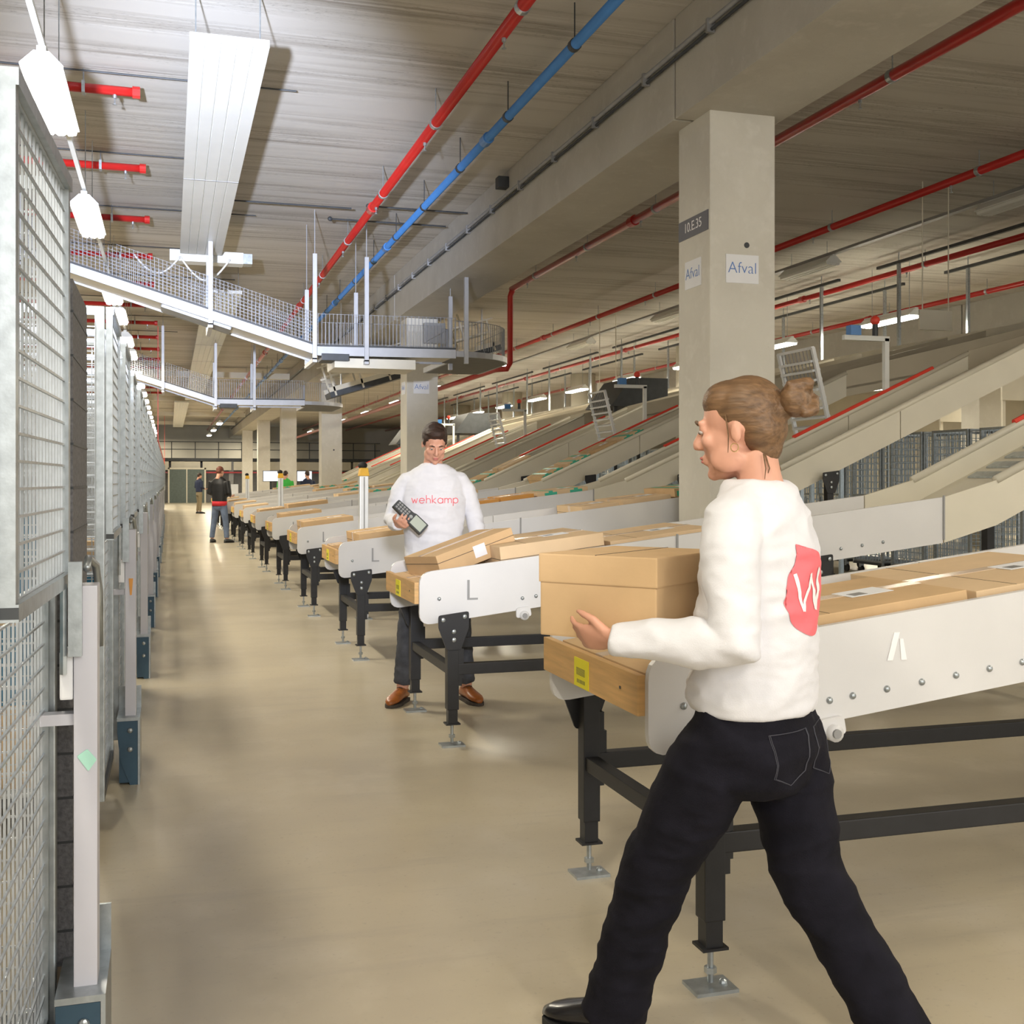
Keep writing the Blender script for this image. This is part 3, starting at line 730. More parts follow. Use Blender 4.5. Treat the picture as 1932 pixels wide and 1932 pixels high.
# ================================================================ OVERHEAD CONVEYORS
def gantry(ox, oy, labs, full=True, grp='overhead mesh guarded conveyors'):
    t = thing('overhead_conveyor', labs, 'overhead conveyor', (ox, oy, 0), 0, grp)
    P = [(-3.5, 5.03), (2.05, 3.34), (4.1, 3.36)]      # x, z of the deck edge
    if not full: P = [(-.6, 4.16), (2.05, 3.34), (4.1, 3.36)]
    w = .9
    for y0 in (0, w):
        m = MB(); m.prism([(x, z + .05) for x, z in P] + [(x, z - .08) for x, z in P[::-1]], y0 - .02, y0 + .02, 'y')
        m.build('side_rail', M_frame, t)
        m = MB(); m.prism([(x, z + .075) for x, z in P] + [(x, z + .052) for x, z in P[::-1]], y0 - .03, y0 + .03, 'y'); m.build('dark_strip', M_dark, t)
    m = MB(); m.prism([(x, z + .02) for x, z in P] + [(x, z - .05) for x, z in P[::-1]], .02, w - .02, 'y'); m.build('belt_bed', M_cream, t)
    # mesh guards
    def interp(x):
        for (xa, za), (xb, zb) in zip(P, P[1:]):
            if xa <= x <= xb: return za + (zb - za) * (x - xa) / (xb - xa)
        return P[-1][1]
    for y0 in (0, w):
        g = MB(); x = P[0][0]; H = .46
        while x <= 4.1:
            z = interp(x); hh = H if x > 1.2 or x < -.9 else H
            hh = min(H, ZC - .02 - z - .08)
            if hh > .05: g.box(x - .0035, x + .0035, y0 - .0035, y0 + .0035, z + .07, z + .07 + hh)
            x += .055
        for j in range(10):
            dz = .09 + .048 * j
            seg = [(x, z + dz) for x, z in P[:2] if True]
            if j in (0, 9) or True:
                zc = ZC - .05
                (xa, za), (xb, zb) = seg
                if za > zc: xa = xa + (za - zc) / (za - zb) * (xb - xa); za = zc
                g.tube([(xa, y0, za), (xb, y0, zb)], .0035, 4)
            if j in (0, 9): g.tube([(P[1][0], y0, P[1][1] + dz), (P[2][0], y0, P[2][1] + dz)], .004, 4)
        g.build('mesh_guard', M_guard, t)
    # hangers
    for x in (-1.9, .55, 2.0, 2.75, 4.25) if full else (-.2, .8, 2.0, 2.9):
        for y0 in (-.05, w + .05):
            z = interp(x)
            if z > ZC - .5: continue
            zt = min(ZC - .05, z + (1.36 if y0 < .5 else 1.0)); MB().box(x - .03, x + .03, y0 - .03, y0 + .03, z - .16, zt).cyl((x, y0, zt), (x, y0, ZC), .007, 6).build('hanger', M_frame, t)
        if x < 4.2: MB().box(x - .03, x + .03, -.08, w + .08, interp(x) - .2, interp(x) - .14).build('cross_bar', M_frame, t)
    # curve at the right end
    cx, cy = 4.1, w + .12
    for rr, nm in ((w + .12, 0), (.12, 1)):
        pts = [(cx + rr * math.sin(a), cy - rr * math.cos(a), 3.36) for a in [R(90) * i / 10 for i in range(11)]] + [(cx + rr, cy + 1.6, 3.36)]
        m = MB(); m.tube([(p[0], p[1], 3.345) for p in pts], .06, 4); m.build('curved_rail', M_frame, t)
        g = MB()
        for i in range(len(pts) - 1):
            for s in range(3 if rr > .5 else 1):
                f = s / 3; px = pts[i][0] + (pts[i+1][0] - pts[i][0]) * f; py = pts[i][1] + (pts[i+1][1] - pts[i][1]) * f
                g.box(px - .004, px + .004, py - .004, py + .004, 3.42, 3.84)
        g.tube([(p[0], p[1], 3.84) for p in pts], .006, 4)
        g.build('curved_guard', M_guard, t)
    m = MB(); bm = m.bm
    outer = [(cx + (w + .12) * math.sin(a), cy - (w + .12) * math.cos(a)) for a in [R(90) * i / 10 for i in range(11)]]
    inner = [(cx + .12 * math.sin(a), cy - .12 * math.cos(a)) for a in [R(90) * i / 10 for i in range(11)]]
    m.prism(outer + [(cx + w + .12, cy + 1.6), (cx + .12, cy + 1.6)] + inner[::-1], 3.30, 3.37, 'z'); m.build('curved_bed', M_belt, t)
    # drive box below
    if full:
        MB().box(.75, 1.75, .1, .6, -.28, -.08, Matrix.Translation((0, 0, 3.34 + .32)) @ Matrix.Translation((1.25, 0, -.08)) @ Matrix.Rotation(R(17), 4, 'Y') @ Matrix.Translation((-1.25 - .9, 0, .17))).build('drive_unit', M_grey, t, bevel=.015)
        MB().box(2.3, 3.5, .05, .85, 3.10, 3.24).build('drip_tray', M_cream, t)
    MB().box(2.1, 2.5, -.05, .4, 3.19, 3.29).build('gear_box', M_dark, t, bevel=.01)
    return t
gantry(0, 16.5, 'sloping overhead conveyor with mesh guard crossing the aisle under the nearest radiant panel')
gantry(-.95, 27.9, 'smaller and farther sloping overhead conveyor behind the first one', False)
g3 = thing('overhead_conveyor', 'railed conveyor rising to the right behind the second pillar', 'overhead conveyor', (3.3, 24.5, 3.35), 0, 'overhead mesh guarded conveyors')
up = Matrix.Rotation(R(-17), 4, 'Y')
MB().box(0, 4.0, 0, .8, -.12, 0, up).build('belt_bed', M_dark, g3)
for yy in (0, .8):
    MB().box(0, 4.0, yy - .02, yy + .02, 0, .10, up).box(0, 4, yy - .015, yy + .015, .32, .36, up).box(0, 4, yy - .015, yy + .015, .60, .63, up).build('side_rail', M_cream, g3)
    for i in range(7): MB().box(.1 + i * .62, .14 + i * .62, yy - .02, yy + .02, -.1, .9 if i % 2 else .62, up).build('post', M_cream, g3)
for xx in (.3, 3.5): MB().cyl((xx, .4, xx * .3), (xx, .4, 2.0), .02, 8).build('hanger', M_alu, g3)

# ================================================================ ROLL CAGES
def wire_grid(m, axis, c, a0, a1, z0, z1, da, dz, r=.0024):
    """a mesh panel: axis 'x' -> plane x=c spanning y, axis 'y' -> plane y=c spanning x"""
    n = max(1, round((a1 - a0) / da)); k = max(1, round((z1 - z0) / dz))
    for i in range(n + 1):
        a = a0 + (a1 - a0) * i / n
        if axis == 'x': m.box(c - r, c + r, a - r, a + r, z0, z1)
        else: m.box(a - r, a + r, c - r, c + r, z0, z1)
    for j in range(k + 1):
        z = z0 + (z1 - z0) * j / k
        if axis == 'x': m.box(c - r + 2*r, c + r + 2*r, a0, a1, z - r, z + r)
        else: m.box(a0, a1, c - r + 2*r, c + r + 2*r, z - r, z + r)
def make_cage(fine=True, M_wire=M_wire):
    """roll cage, origin on the floor below the aisle-side middle; extends to -X"""
    t = thing('roll_cage', '', 'roll cage')
    W, Ln, H = .78, .74, 2.15; h = Ln / 2
    for x in (-.0, -W):
        for y in (-h, h):
            MB().box(x - .035, x, y - .0175, y + .0175, .16, H).build('corner_post', M_galv, t, bevel=.004)
    f = MB()
    for y in (-h, h): f.box(-W, -.03, y - .012, y + .012, H - .03, H).box(-W, -.03, y - .012, y + .012, .2, .23)
    f.box(-W - .03, -W, -h, h, H - .03, H).build('top_frame', M_galv, t)
    MB().box(-W - .03, 0, -h, h, .16, .20).build('base', M_dark, t)
    dz, da = (.05, .046) if fine else (.1, .075)
    r = .0024 if fine else .004
    for y in (-h, h):
        m = MB(); wire_grid(m, 'y', y, -W, -.035, .23, H - .03, da, dz, r); m.build('end_mesh', M_wire, t)
    m = MB(); wire_grid(m, 'x', -W - .015, -h, h, .23, H - .03, da, dz, r); m.build('back_mesh', M_wire, t)
    # two half gates on the aisle side
    g = MB(); g.box(.005, .035, -h, h, 1.21, 1.24).box(.005, .035, -h, h, H - .03, H).box(.005, .03, -h, -h + .03, 1.24, H - .03).box(.005, .03, h - .03, h, 1.24, H - .03)
    ug = g.build('upper_gate', M_galv, t)
    m = MB(); wire_grid(m, 'x', .015, -h + .03, h - .03, 1.24, H - .03, da, dz, r); m.build('gate_mesh', M_wire, ug)
    MB().box(.0049, .0351, -h - .001, -h, 1.215, 1.235).build('tube_opening', M_dark, ug)
    g = MB(); g.box(-.04, -.012, -h + .02, -h + .045, .22, 1.18).box(-.04, -.012, h - .045, h - .02, .22, 1.18)
    g.box(-.04, -.012, -h + .02, h - .02, .20, .225)
    lg = g.build('lower_gate', M_galv, t)
    m = MB(); wire_grid(m, 'x', -.026, -h + .045, h - .045, .225, 1.18, da, dz, r); m.build('gate_mesh', M_wire, lg)
    MB().tube([(.03, h - .12, 1.02), (.03, h - .12, 1.22)], .008, 6).build('latch', M_galv, t)
    for x in (-.09, -W + .06):
        for y in (-h + .08, h - .08):
            c = MB().box(x - .03, x + .03, y - .02, y + .02, .10, .165).build('caster', M_galv, t)
            MB().tube([(x - .018, y, .062), (x + .018, y, .062)], .062, 16).build('wheel', M_rubber, c)
    return t
cageA = make_cage(True); cageB = make_cage(False); cageC = make_cage(False, M_bluewire)
cage_pos = [(-.265, 2.45, R(-2.2), 'big zinc mesh roll cage at the left edge, nearest the camera'),
            (-.25, 5.22, 0, 'second roll cage from the camera, whose end mesh faces us'),
            (-.24, 6.35, 0, 'third roll cage from the camera, right behind the second'),
            (-.25, 8.0, 0, 'fourth roll cage from the camera, in front of the red box')]
first = True
for x, y, rz, lab in cage_pos:
    c = cageA if first else copy_tree(cageA)
    first = False
    c.location = (x, y, 0); c.rotation_euler = (0, 0, rz); c['label'] = lab; c['group'] = 'roll cages along the left'
y = 9.35; n = 0
while y < 60:
    c = cageB if n == 0 else copy_tree(cageB)
    c.location = (-.24, y, 0); c['label'] = ('%s roll cage from the camera along the left side of the aisle' % ordinal[n + 4]) if n < 6 else 'one of the many small distant roll cages receding along the left'; c['group'] = 'distant roll cages along the left'
    n += 1; y += (.95 if n % 3 else 1.22)
# second row behind
n = 0
for y in (3.6, 5.2, 6.4, 8.0, 9.6, 11, 12.4, 14, 16):
    c = copy_tree(cageB); c.location = (-1.9, y, 0); c['label'] = 'roll cage in the second row behind the cages lining the aisle'; c['group'] = 'roll cages of the second row'
# row of cages under the sorter on the right
for i in range(34):
    c = cageC if i == 0 else copy_tree(cageC); c.location = (10.3 + .0, 3.4 + .98 * i, 0); c.rotation_euler = (0, 0, R(180))
    c['label'] = 'zinc roll cage parked under the sorter behind the chutes'; c['group'] = 'roll cages under the sorter'

# things inside the near cages
def parcel(x, y, z, sx, sy, sz, m, lab, rz=0, name='parcel', cat='parcel', grp='parcels in the roll cages'):
    o = MB().box(-sx/2, sx/2, -sy/2, sy/2, 0, sz).build(name, m, bevel=.006)
    o.location = (x, y, z); o.rotation_euler = (0, 0, rz)
    return tag(o, lab, cat, grp)
zz = .20
for i, (sx, sy, sz, m, lab) in enumerate([(.5, .5, .22, M_card, 'brown carton at the bottom of the nearest cage'), (.45, .5, .2, M_card2, 'pale carton second from the bottom in the nearest cage'),
        (.5, .48, .16, M_paper, 'white parcel in the middle of the nearest cage stack'), (.42, .45, .22, M_card, 'brown carton fourth up in the nearest cage')]):
    parcel(-.72, 2.5, zz, sx, sy, sz, m, lab, R(4 * (i % 2))); zz += sz
parcel(-.68, 2.5, zz, .45, .5, .16, M_lblue, 'light blue crate on top of the cartons in the nearest cage', name='plastic_crate', cat='crate')
for cy, nm in ((5.22, 'second'), (6.35, 'third'), (8.0, 'fourth')):
    z = .20
    parcel(-.66, cy, z, .5, .5, .34, M_card, 'brown carton at the bottom of the %s cage' % nm)
    parcel(-.66, cy, z + .34, .52, .5, .16, M_darkblue, 'petrol blue crate on the carton in the %s cage' % nm, name='plastic_crate', cat='crate')
    parcel(-.66, cy, z + .50, .52, .5, .16, M_darkblue, 'topmost petrol blue crate in the %s cage' % nm, name='plastic_crate', cat='crate')
    parcel(-.64, cy, z + .66, .4, .42, .2, M_card2, 'pale carton on the crates in the %s cage' % nm)
bag = MB().ball((0, 0, .13), (.17, .2, .13)).build('parcel_bag', M_darkblue, smooth=True)
bag.location = (-.62, 5.2, 1.06); tag(bag, 'dark blue soft bag on top of the load in the second cage', 'bag')
parcel(-.42, 8.95, .9, .2, .12, .22, mat('red_plastic', (.45, .02, .03), .5), 'red box between the cages behind the fourth cage', name='red_box', cat='box', grp=None) if False else None

# bay dividers of the cage parking
def divider():
    t = thing('bay_divider', '', 'bay divider')
    p = MB().box(-.025, .025, -.045, .045, .10, 1.215).build('post', M_post, t, bevel=.003)
    MB().prism(rounded([(-.018, .835), (.004, .85), (.024, .825), (.006, .80)], .003, 2), -.0475, -.0452, 'y').build('sticker', M_mint, p)
    MB().box(-.035, -.006, -.065, -.046, 1.06, 1.27).build('side_plate', M_galv, t)
    MB().tube([(0, 0, 1.25), (.0, .05, 1.27), (.012, .12, 1.25), (.018, .16, 1.18), (.018, .17, 1.05)], .009, 8).build('bent_handle', M_galv, t, smooth=True)
    MB().box(-.055, -.026, -.04, .04, .96, 1.07).build('buffer', M_paper, t, bevel=.006)
    MB().box(-.12, -.025, -.02, .02, .90, .925).build('arm', M_post, t)
    b = MB(); b.box(-.06, .045, -.10, .16, .305, .32)
    MB().prism([(-.058, .304), (.034, .304), (.034, 0), (.0, 0), (-.045, .12), (-.058, .25)], -.10, -.09, 'y').build('face_plate', M_steelblue, t)
    b.box(.035, .045, -.10, .16, 0, .305)
    b.box(-.06, .045, .15, .16, 0, .43)
    fb = b.build('foot_bracket', M_galv, t)
    for z in (.26, .17): MB().ball((0, -.103, z), (.013, .008, .013), u=8, v=6).build('bolt', M_galv, fb)
    MB().box(-.05, .034, -.0895, .149, .01, .300).build('foot_core', M_steelblue, t)
    return t
dv = divider()
div_y = [2.75, 5.80, 8.83, 11.85, 14.9, 17.95, 21, 24, 27, 30, 33, 36]
dl = ['light grey bay post with a mint sticker at the lower left, nearest the camera', 'second light grey bay post from the camera, with an orange sticker', 'third light grey bay post from the camera', 'fourth light grey bay post from the camera']
for i, y in enumerate(div_y):
    c = dv if i == 0 else copy_tree(dv, skip=('sticker',))
    c.location = (-.18, y, 0); c['label'] = dl[i] if i < 4 else 'distant light grey bay post beside the roll cages'; c['group'] = 'bay posts along the cages'
    if i == 1:
        MB().prism([(-.008, .98), (.012, .98), (.006, .90), (-.002, .90)], -.0475, -.0452, 'y').build('sticker', M_orange, c)
def ribbed(x, y0, y1, z0, z1, lab, m=M_felt):
    t = thing('divider_board', lab, 'divider board', (x, y0, z0), 0, 'ribbed divider boards between cage bays')
    MB().box(-.02, .02, 0, y1 - y0, 0, z1 - z0).build('board', m, t)
    k = MB(); z = .08
    while z < z1 - z0: k.box(-.021, .0215, -.001, y1 - y0 + .001, z, z + .006); z += .105
    k.build('joint_lines', M_dark, t)
    return t
ribbed(-.24, 2.88, 3.36, .30, 1.93, 'tall dark grey ribbed board standing behind the nearest cage')
tag(MB().box(-.30, -.27, 2.86, 3.3, .05, 1.0).build('backing_board', M_brown), 'dark brown board low behind the nearest bay post', 'board')
tag(MB().box(-.34, -.31, 2.86, 3.3, 1.03, 1.24).build('blue_board', M_darkblue), 'petrol blue board just behind the top of the nearest bay post', 'board')

# ================================================================ FAR END
mz = thing('mezzanine', 'far mezzanine with dark railing and white panels across the end of the aisle', 'mezzanine', (0, 78, 0))
MB().box(-6, 14, 0, 5.9, 2.75, 2.95).build('deck', M_dark, mz)
for i in range(10): MB().box(-5.9 + i * 2, -4.05 + i * 2, -.06, -.02, 2.15, 2.72).build('front_panel', M_cream, mz)
for z in (3.5, 4.0): MB().box(-6, 14, 0, .05, z, z + .05).build('handrail', M_dark, mz)
for i in range(14): MB().box(-5.9 + i * 1.5, -5.84 + i * 1.5, 0, .06, 2.95, 4.05).build('railing_post', M_dark, mz)
MB().box(-6, 14, -.05, .05, 1.95, 2.05).build('red_beam', M_red, mz)
MB().box(-6, 14, 2.0, 2.2, 0, 2.7).build('back_wall', M_grey, mz)
for i in range(6): MB().box(-5.8 + 3.2 * i, -5.5 + 3.2 * i, .1, .4, 0, 2.75).build('support', M_grey, mz)
d = thing('sliding_door', 'grey green glazed door at the far end of the aisle', 'door', (1.0, 77.5, 0))
MB().box(-1.0, 1.2, 0, .06, 0, 2.2).build('leaf', M_door, d); MB().box(-1.1, -1.0, -.02, .1, 0, 2.3).box(1.2, 1.3, -.02, .1, 0, 2.3).box(-1.1, 1.3, -.02, .1, 2.2, 2.3).box(.05, .12, -.02, .1, 0, 2.2).build('frame', M_cream, d)
for y in (40, 52, 64, 74):
    tag(MB().box(-2.5, 4, y, y + .25, 4.97, 5.17).build('cross_duct', M_cream), 'pale duct crossing the ceiling far down the aisle', 'duct', 'far cross ducts')
tag(MB().box(-.30, -.26, 30, 70, 2.4, 2.47).box(-.29, -.27, 30, 30.05, 2.4, ZC).box(-.29, -.27, 69, 69.05, 2.4, ZC).build('red_rail', M_redtrim), 'red rail above the distant roll cages', 'rail')
# workstations at the far end of the chute row
for i, (x, y) in enumerate(((3.35, 40.0), (4.55, 40.4), (2.0, 39.5))):
    t = thing('packing_table', ['packing table under the left far monitor', 'packing table under the right far monitor', 'packing table behind the man in black with a white box on it'][i], 'table', (x, y, 0), 0, 'far packing tables')
    MB().box(-.5, .5, -.35, .35, .95, 1.0).build('tabletop', M_cream, t)
    for sx in (-.46, .46):
        for sy in (-.3, .3): MB().box(sx - .02, sx + .02, sy - .02, sy + .02, 0, .95).build('leg', M_grey, t)
    if i < 2:
        m = thing('monitor', ['bright monitor at the far end, left one', 'bright monitor at the far end, right one'][i], 'monitor', (x, y, 1.0), 0, 'far monitors')
        MB().box(-.03, .03, -.02, .02, .02, .5).build('stand', M_dark, m); MB().box(-.12, .12, -.09, .09, 0, .02).build('foot', M_dark, m)
        MB().box(-.27, .27, -.05, -.02, .42, .80).build('bezel', M_dark, m); MB().box(-.25, .25, -.053, -.05, .44, .78).build('screen', M_monitor, m)
o = MB().box(-.22, .22, -.2, .2, 0, .33).build('white_carton', M_paper, bevel=.01); o.location = (2.0, 39.5, 1.0); tag(o, 'white carton on the far packing table right of the man in black', 'box')
# dark conveyor covers peeking over the chutes
for i, (x, y, z) in enumerate(((8.5, 19.75, 3.15), (7.75, 28.9, 3.0), (8.0, 38.2, 3.0))):
    o = MB().prism([(-.6, -.3), (-.2, .24), (.55, .24), (.55, -.3)], 0, 1.4, 'y').box(-.5, -.44, .1, .16, -z, -.29).box(.44, .5, 1.2, 1.26, -z, -.29).build('conveyor_hood', M_dark)
    o.location = (x, y, z); tag(o, ['large black hood above the chutes left of the nearest pillar', 'black hood behind the head of the sorting man', 'farthest black hood above the chutes'][i], 'conveyor hood', 'black conveyor hoods')
for i in range(5):
    cc = thing('spiral_duct', 'thick pale round duct riser behind the chutes', 'duct', (14.5, 30 + 9 * i, 2.6), 0, 'round duct risers')
    MB().cyl((0, 0, -2.6), (0, 0, ZC - 2.61), .45, 20).build('pipe', M_cream, cc, smooth=True)
for i in range(12):
    o = MB().box(0, 1.6, 0, .05, 0, .7).box(.05, .12, .05, .1, -2.9 - .2*(i % 2), .6).box(1.48, 1.55, .05, .1, -2.9 - .2*(i % 2), .6).build('white_side_panel', M_cream)
    o.location = (14.5 + (i % 3) * 1.8, 15 + 4.3 * i, 2.9 + .2 * (i % 2)); tag(o, 'pale panel of the machinery behind the sorter', 'panel', 'pale machinery panels')
# ================================================================ PEOPLE
def remeshed(m, name, material, parent, voxel, smooth=6, wrinkle=0.0, wscale=6.0, wseed=0, factor=.5):
    bmesh.ops.recalc_face_normals(m.bm, faces=m.bm.faces)
    me = bpy.data.meshes.new(name); m.bm.to_mesh(me); m.bm.free()
    o = bpy.data.objects.new(name, me); COL.objects.link(o)
    r = o.modifiers.new('r', 'REMESH'); r.mode = 'VOXEL'; r.voxel_size = voxel
    s = o.modifiers.new('s', 'SMOOTH'); s.iterations = smooth; s.factor = factor
    dg = bpy.context.evaluated_depsgraph_get()
    me2 = bpy.data.meshes.new_from_object(o.evaluated_get(dg))
    o.modifiers.clear(); o.data = me2; me2.name = name
    if wrinkle:
        me2.update()
        ns = [v.normal.copy() for v in me2.vertices]
        for v, nn in zip(me2.vertices, ns):
            p = v.co * wscale + Vector((wseed, 0, 0))
            p2 = Vector((p.x, p.y, p.z * 2.2))
            d = 1 - abs(noise.noise(p2)) * 2.2
            d2 = 1 - abs(noise.noise(p2 * 2.3 + Vector((5, 3, 1)))) * 2
            v.co += nn * wrinkle * (max(-.6, d) * .8 + .35 * d2)
    for p in me2.polygons: p.use_smooth = True
    me2.materials.clear(); me2.materials.append(material)
    if parent is not None: o.parent = parent
    return o

def add_hand(m, wrist, fdir, palm, side, curl=.5, spread=.16, s=1.0, thumb_close=.5):
    """palm + four fingers + thumb; fdir: along the fingers, palm: normal out of the palm, side: +1 when the thumb is on f x palm"""
    f = Vector(fdir).normalized(); pn = Vector(palm); pn = (pn - f * pn.dot(f)).normalized(); t = f.cross(pn) * side
    w = Vector(wrist)
    L = .095 * s
    m.rings([(w - f * .01 * s, t * .026 * s, pn * .018 * s), (w + f * .02 * s, t * .032 * s, pn * .016 * s), (w + f * L * .7, t * .042 * s, pn * .015 * s), (w + f * L, t * .041 * s, pn * .012 * s), (w + f * (L + .008) , t * .036 * s, pn * .008 * s)], 16)
    for i, ln in enumerate((.072, .080, .075, .060)):
        off = (.030 - .020 * i) * s
        base = w + f * L * .93 + t * off
        d = (f + t * (spread * (1.5 - i) * .5)).normalized(); p = base; pts = [base - d * .02 * s, base]
        a = 0
        for seg, q in ((.42, .9), (.32, 1.1), (.26, .8)):
            a += curl * q
            dd = d * math.cos(a) + pn * math.sin(a)
            p = p + dd * ln * seg * s; pts.append(p.copy())
        m.tube(pts, [.0095*s, .0095*s, .009*s, .0082*s, .0068*s], 8)
        m.ball(pts[-1], .0068 * s, u=8, v=6)
    b = w + f * .025 * s + t * .028 * s
    d1 = (f * .6 + t * .8 * (1 - thumb_close * .4) + pn * .35 * thumb_close).normalized()
    d2 = (f * .85 + t * .35 * (1 - thumb_close) + pn * .6 * thumb_close).normalized()
    p1 = b + d1 * .036 * s; p2 = p1 + d2 * .030 * s; p3 = p2 + (d2 + pn * .3 * thumb_close).normalized() * .022 * s
    m.tube([b - d1 * .015 * s, p1, p2, p3], [.014*s, .0115*s, .0105*s, .008*s], 8); m.ball(p3, .008 * s, u=8, v=6)

class Head:
    """local head frame; c = centre of the skull, f forward, u up"""
    def __init__(s, c, f, u=(0, 0, 1), k=1.0):
        s.c = Vector(c); s.f = Vector(f).normalized(); uu = Vector(u); s.u = (uu - s.f * uu.dot(s.f)).normalized(); s.r = s.f.cross(s.u); s.k = k
        s.m = Matrix((s.r, s.f, s.u)).transposed()
    def P(s, x, y, z): return s.c + (s.r * x + s.f * y + s.u * z) * s.k
    def body(s, m):
        k = s.k
        B = lambda x, y, z, r, uu=16, v=12: m.ball(s.P(x, y, z), tuple(q * k for q in r), s.m, uu, v)
        B(0, -.010, .030, (.075, .095, .088), 24, 18)           # cranium
        B(0, .028, -.030, (.062, .064, .080), 20, 14)            # face
        B(0, .045, -.088, (.040, .040, .032))                    # jaw
        B(0, .074, -.104, (.020, .018, .016))                    # chin
        for sx in (-1, 1):
            B(sx * .047, .022, -.072, (.020, .045, .034))        # jaw sides
            B(sx * .040, .066, -.025, (.023, .020, .020))        # cheek
            B(sx * .076, -.012, -.015, (.009, .015, .027))       # ear
            B(sx * .030, .083, .021, (.024, .010, .007))         # brow
            B(sx * .030, .079, .006, (.015, .013, .010))         # upper lid
            B(sx * .010, .100, -.036, (.009, .011, .008))        # nostril
        m.tube([s.P(0, .088, .016), s.P(0, .101, -.008), s.P(0, .114, -.030)], [.008*k, .010*k, .012*k], 8)
        m.ball(s.P(0, .110, -.032), .0125 * k, u=10, v=8)
        B(0, .092, -.062, (.022, .010, .007)); B(0, .090, -.074, (.020, .010, .007))   # lips
        m.tube([s.P(0, -.030, -.060), s.P(0, -.035, -.12), s.P(0, -.045, -.20)], [.052*k, .052*k, .058*k], 16)
    def face_parts(s, parent, brow_m, lid=True):
        k = s.k
        for sx in (-1, 1):
            e = MB().ball(s.P(sx * .030, .0825, -.001), (.0105*k, .0105*k, .0060*k), s.m, u=10, v=8).build('eye', M_eyew, parent, smooth=True)
            MB().ball(s.P(sx * .030, .0900, -.002), .0046 * k, u=8, v=6).build('pupil', M_eye, e)
            MB().tube([s.P(sx * .014, .098, .019), s.P(sx * .030, .097, .025), s.P(sx * .046, .086, .020)], [.0035*k, .0045*k, .0025*k], 6).build('eyebrow', brow_m, parent)
        MB().ball(s.P(0, .099, -.0625), (.019*k, .006*k, .0045*k), s.m, 10, 6).ball(s.P(0, .097, -.071), (.016*k, .006*k, .005*k), s.m, 10, 6).build('lips', M_lip, parent, smooth=True)

def project(pts, tree, d, lift=.003):
    out = []
    for p in pts:
        h = tree.ray_cast(Vector(p) - Vector(d) * .6, Vector(d), 1.5)
        out.append(h[0] - Vector(d).normalized() * lift if h[0] is not None else Vector(p))
    return out
def tree_of(o):
    me = o.data
    return BVHTree.FromPolygons([v.co.copy() for v in me.vertices], [tuple(p.vertices) for p in me.polygons])

def shoe(m_up, m_sole, parent, ankle, direction, z0=0.0, pitch=0.0, L=.27, lace=None, name='shoe'):
    """a low shoe; heel under the ankle, toe along direction; pitch lifts the heel"""
    d = Vector((direction[0], direction[1], 0)).normalized(); s = Vector((-d.y, d.x, 0)); up = Vector((0, 0, 1))
    a = Vector((ankle[0], ankle[1], 0)) - d * .065
    sh = MB()
    secs = [(0, .028, .055), (.03, .036, .085), (.075, .038, .095), (.12, .040, .078), (.17, .048, .062), (.215, .048, .050), (.25, .036, .038), (.275, .016, .024)]
    k = L / .275
    sh.rings([(a + d * t * k + up * (.018 + h * .5), s * w, up * h * .5) for t, w, h in secs], 14)
    so = MB()
    ol = [(t * k, w * 1.06) for t, w, h in secs]
    outline = [a + d * t + s * w for t, w in ol] + [a + d * t - s * w for t, w in ol[::-1]]
    vs0 = [so.bm.verts.new(p) for p in outline]; vs1 = [so.bm.verts.new(p + up * .020) for p in outline]
    so.bm.faces.new(vs0); so.bm.faces.new(vs1[::-1])
    for i in range(len(outline)):
        j = (i + 1) % len(outline); so.bm.faces.new([vs0[i], vs0[j], vs1[j], vs1[i]])
    so.bm.normal_update()
    M = Matrix.Translation((0, 0, z0))
    if pitch:
        toe = a + d * .20 * k
        M = Matrix.Translation((0, 0, z0)) @ Matrix.Translation(toe) @ Matrix.Rotation(pitch, 4, s) @ Matrix.Translation(-toe)
    la = None
    if lace:
        la = MB()
        for i in range(4):
            c = a + d * (.105 + .022 * i) * k + up * (.098 - .012 * i)
            la.tube([c - s * .020, c + up * .006, c + s * .020], .0028, 6)
        la.move(M)
    sh.move(M); so.move(M)
    o = sh.build(name, m_up, parent, smooth=True)
    so.build('sole', m_sole, o)
    if la: la.build('laces', lace, o)
    return o

# ---------------------------------------------------------------- the walking woman
WO = (1.375, 2.49); WR = R(39)
wt = thing('person', 'woman in white sweatshirt with pink back print and black jeans, walking with a box', 'person', (WO[0], WO[1], 0), WR)
hd = Head((0.0, .040, 1.580), (-.10, 1, -.10), k=1.03)
b = MB(); hd.body(b)
Ls, Le, Lw = Vector((-.175, -.01, 1.365)), Vector((-.215, -.03, 1.075)), Vector((-.265, .245, 1.075))
Rs, Re, Rw = Vector((.175, -.01, 1.365)), Vector((.245, .01, 1.10)), Vector((.215, .235, 1.14))
b.rings([((0, -.005, .86), (.115, 0, 0), (0, .085, 0)), ((0, 0, 1.05), (.11, 0, 0), (0, .085, 0)), ((0, 0, 1.25), (.14, 0, 0), (0, .10, 0)), ((0, -.01, 1.37), (.13, 0, 0), (0, .075, 0)), ((0, 0, 1.43), (.06, 0, 0), (0, .055, 0))])
for S, E, W in ((Ls, Le, Lw), (Rs, Re, Rw)):
    b.tube([S, (S+E)/2, E, (E+W)/2, W], [.035, .036, .033, .031, .024], 12)
add_hand(b, Lw, (.16, 1, -.06), (.85, .0, .50), -1, curl=.30, s=.95, thumb_close=.3)
add_hand(b, Rw, (-.05, 1, .30), (-1, 0, 0), 1, curl=.25, s=.95, thumb_close=.3)
LH, LK, LA = Vector((-.09, 0, .90)), Vector((-.075, .215, .50)), Vector((-.045, .375, .10))
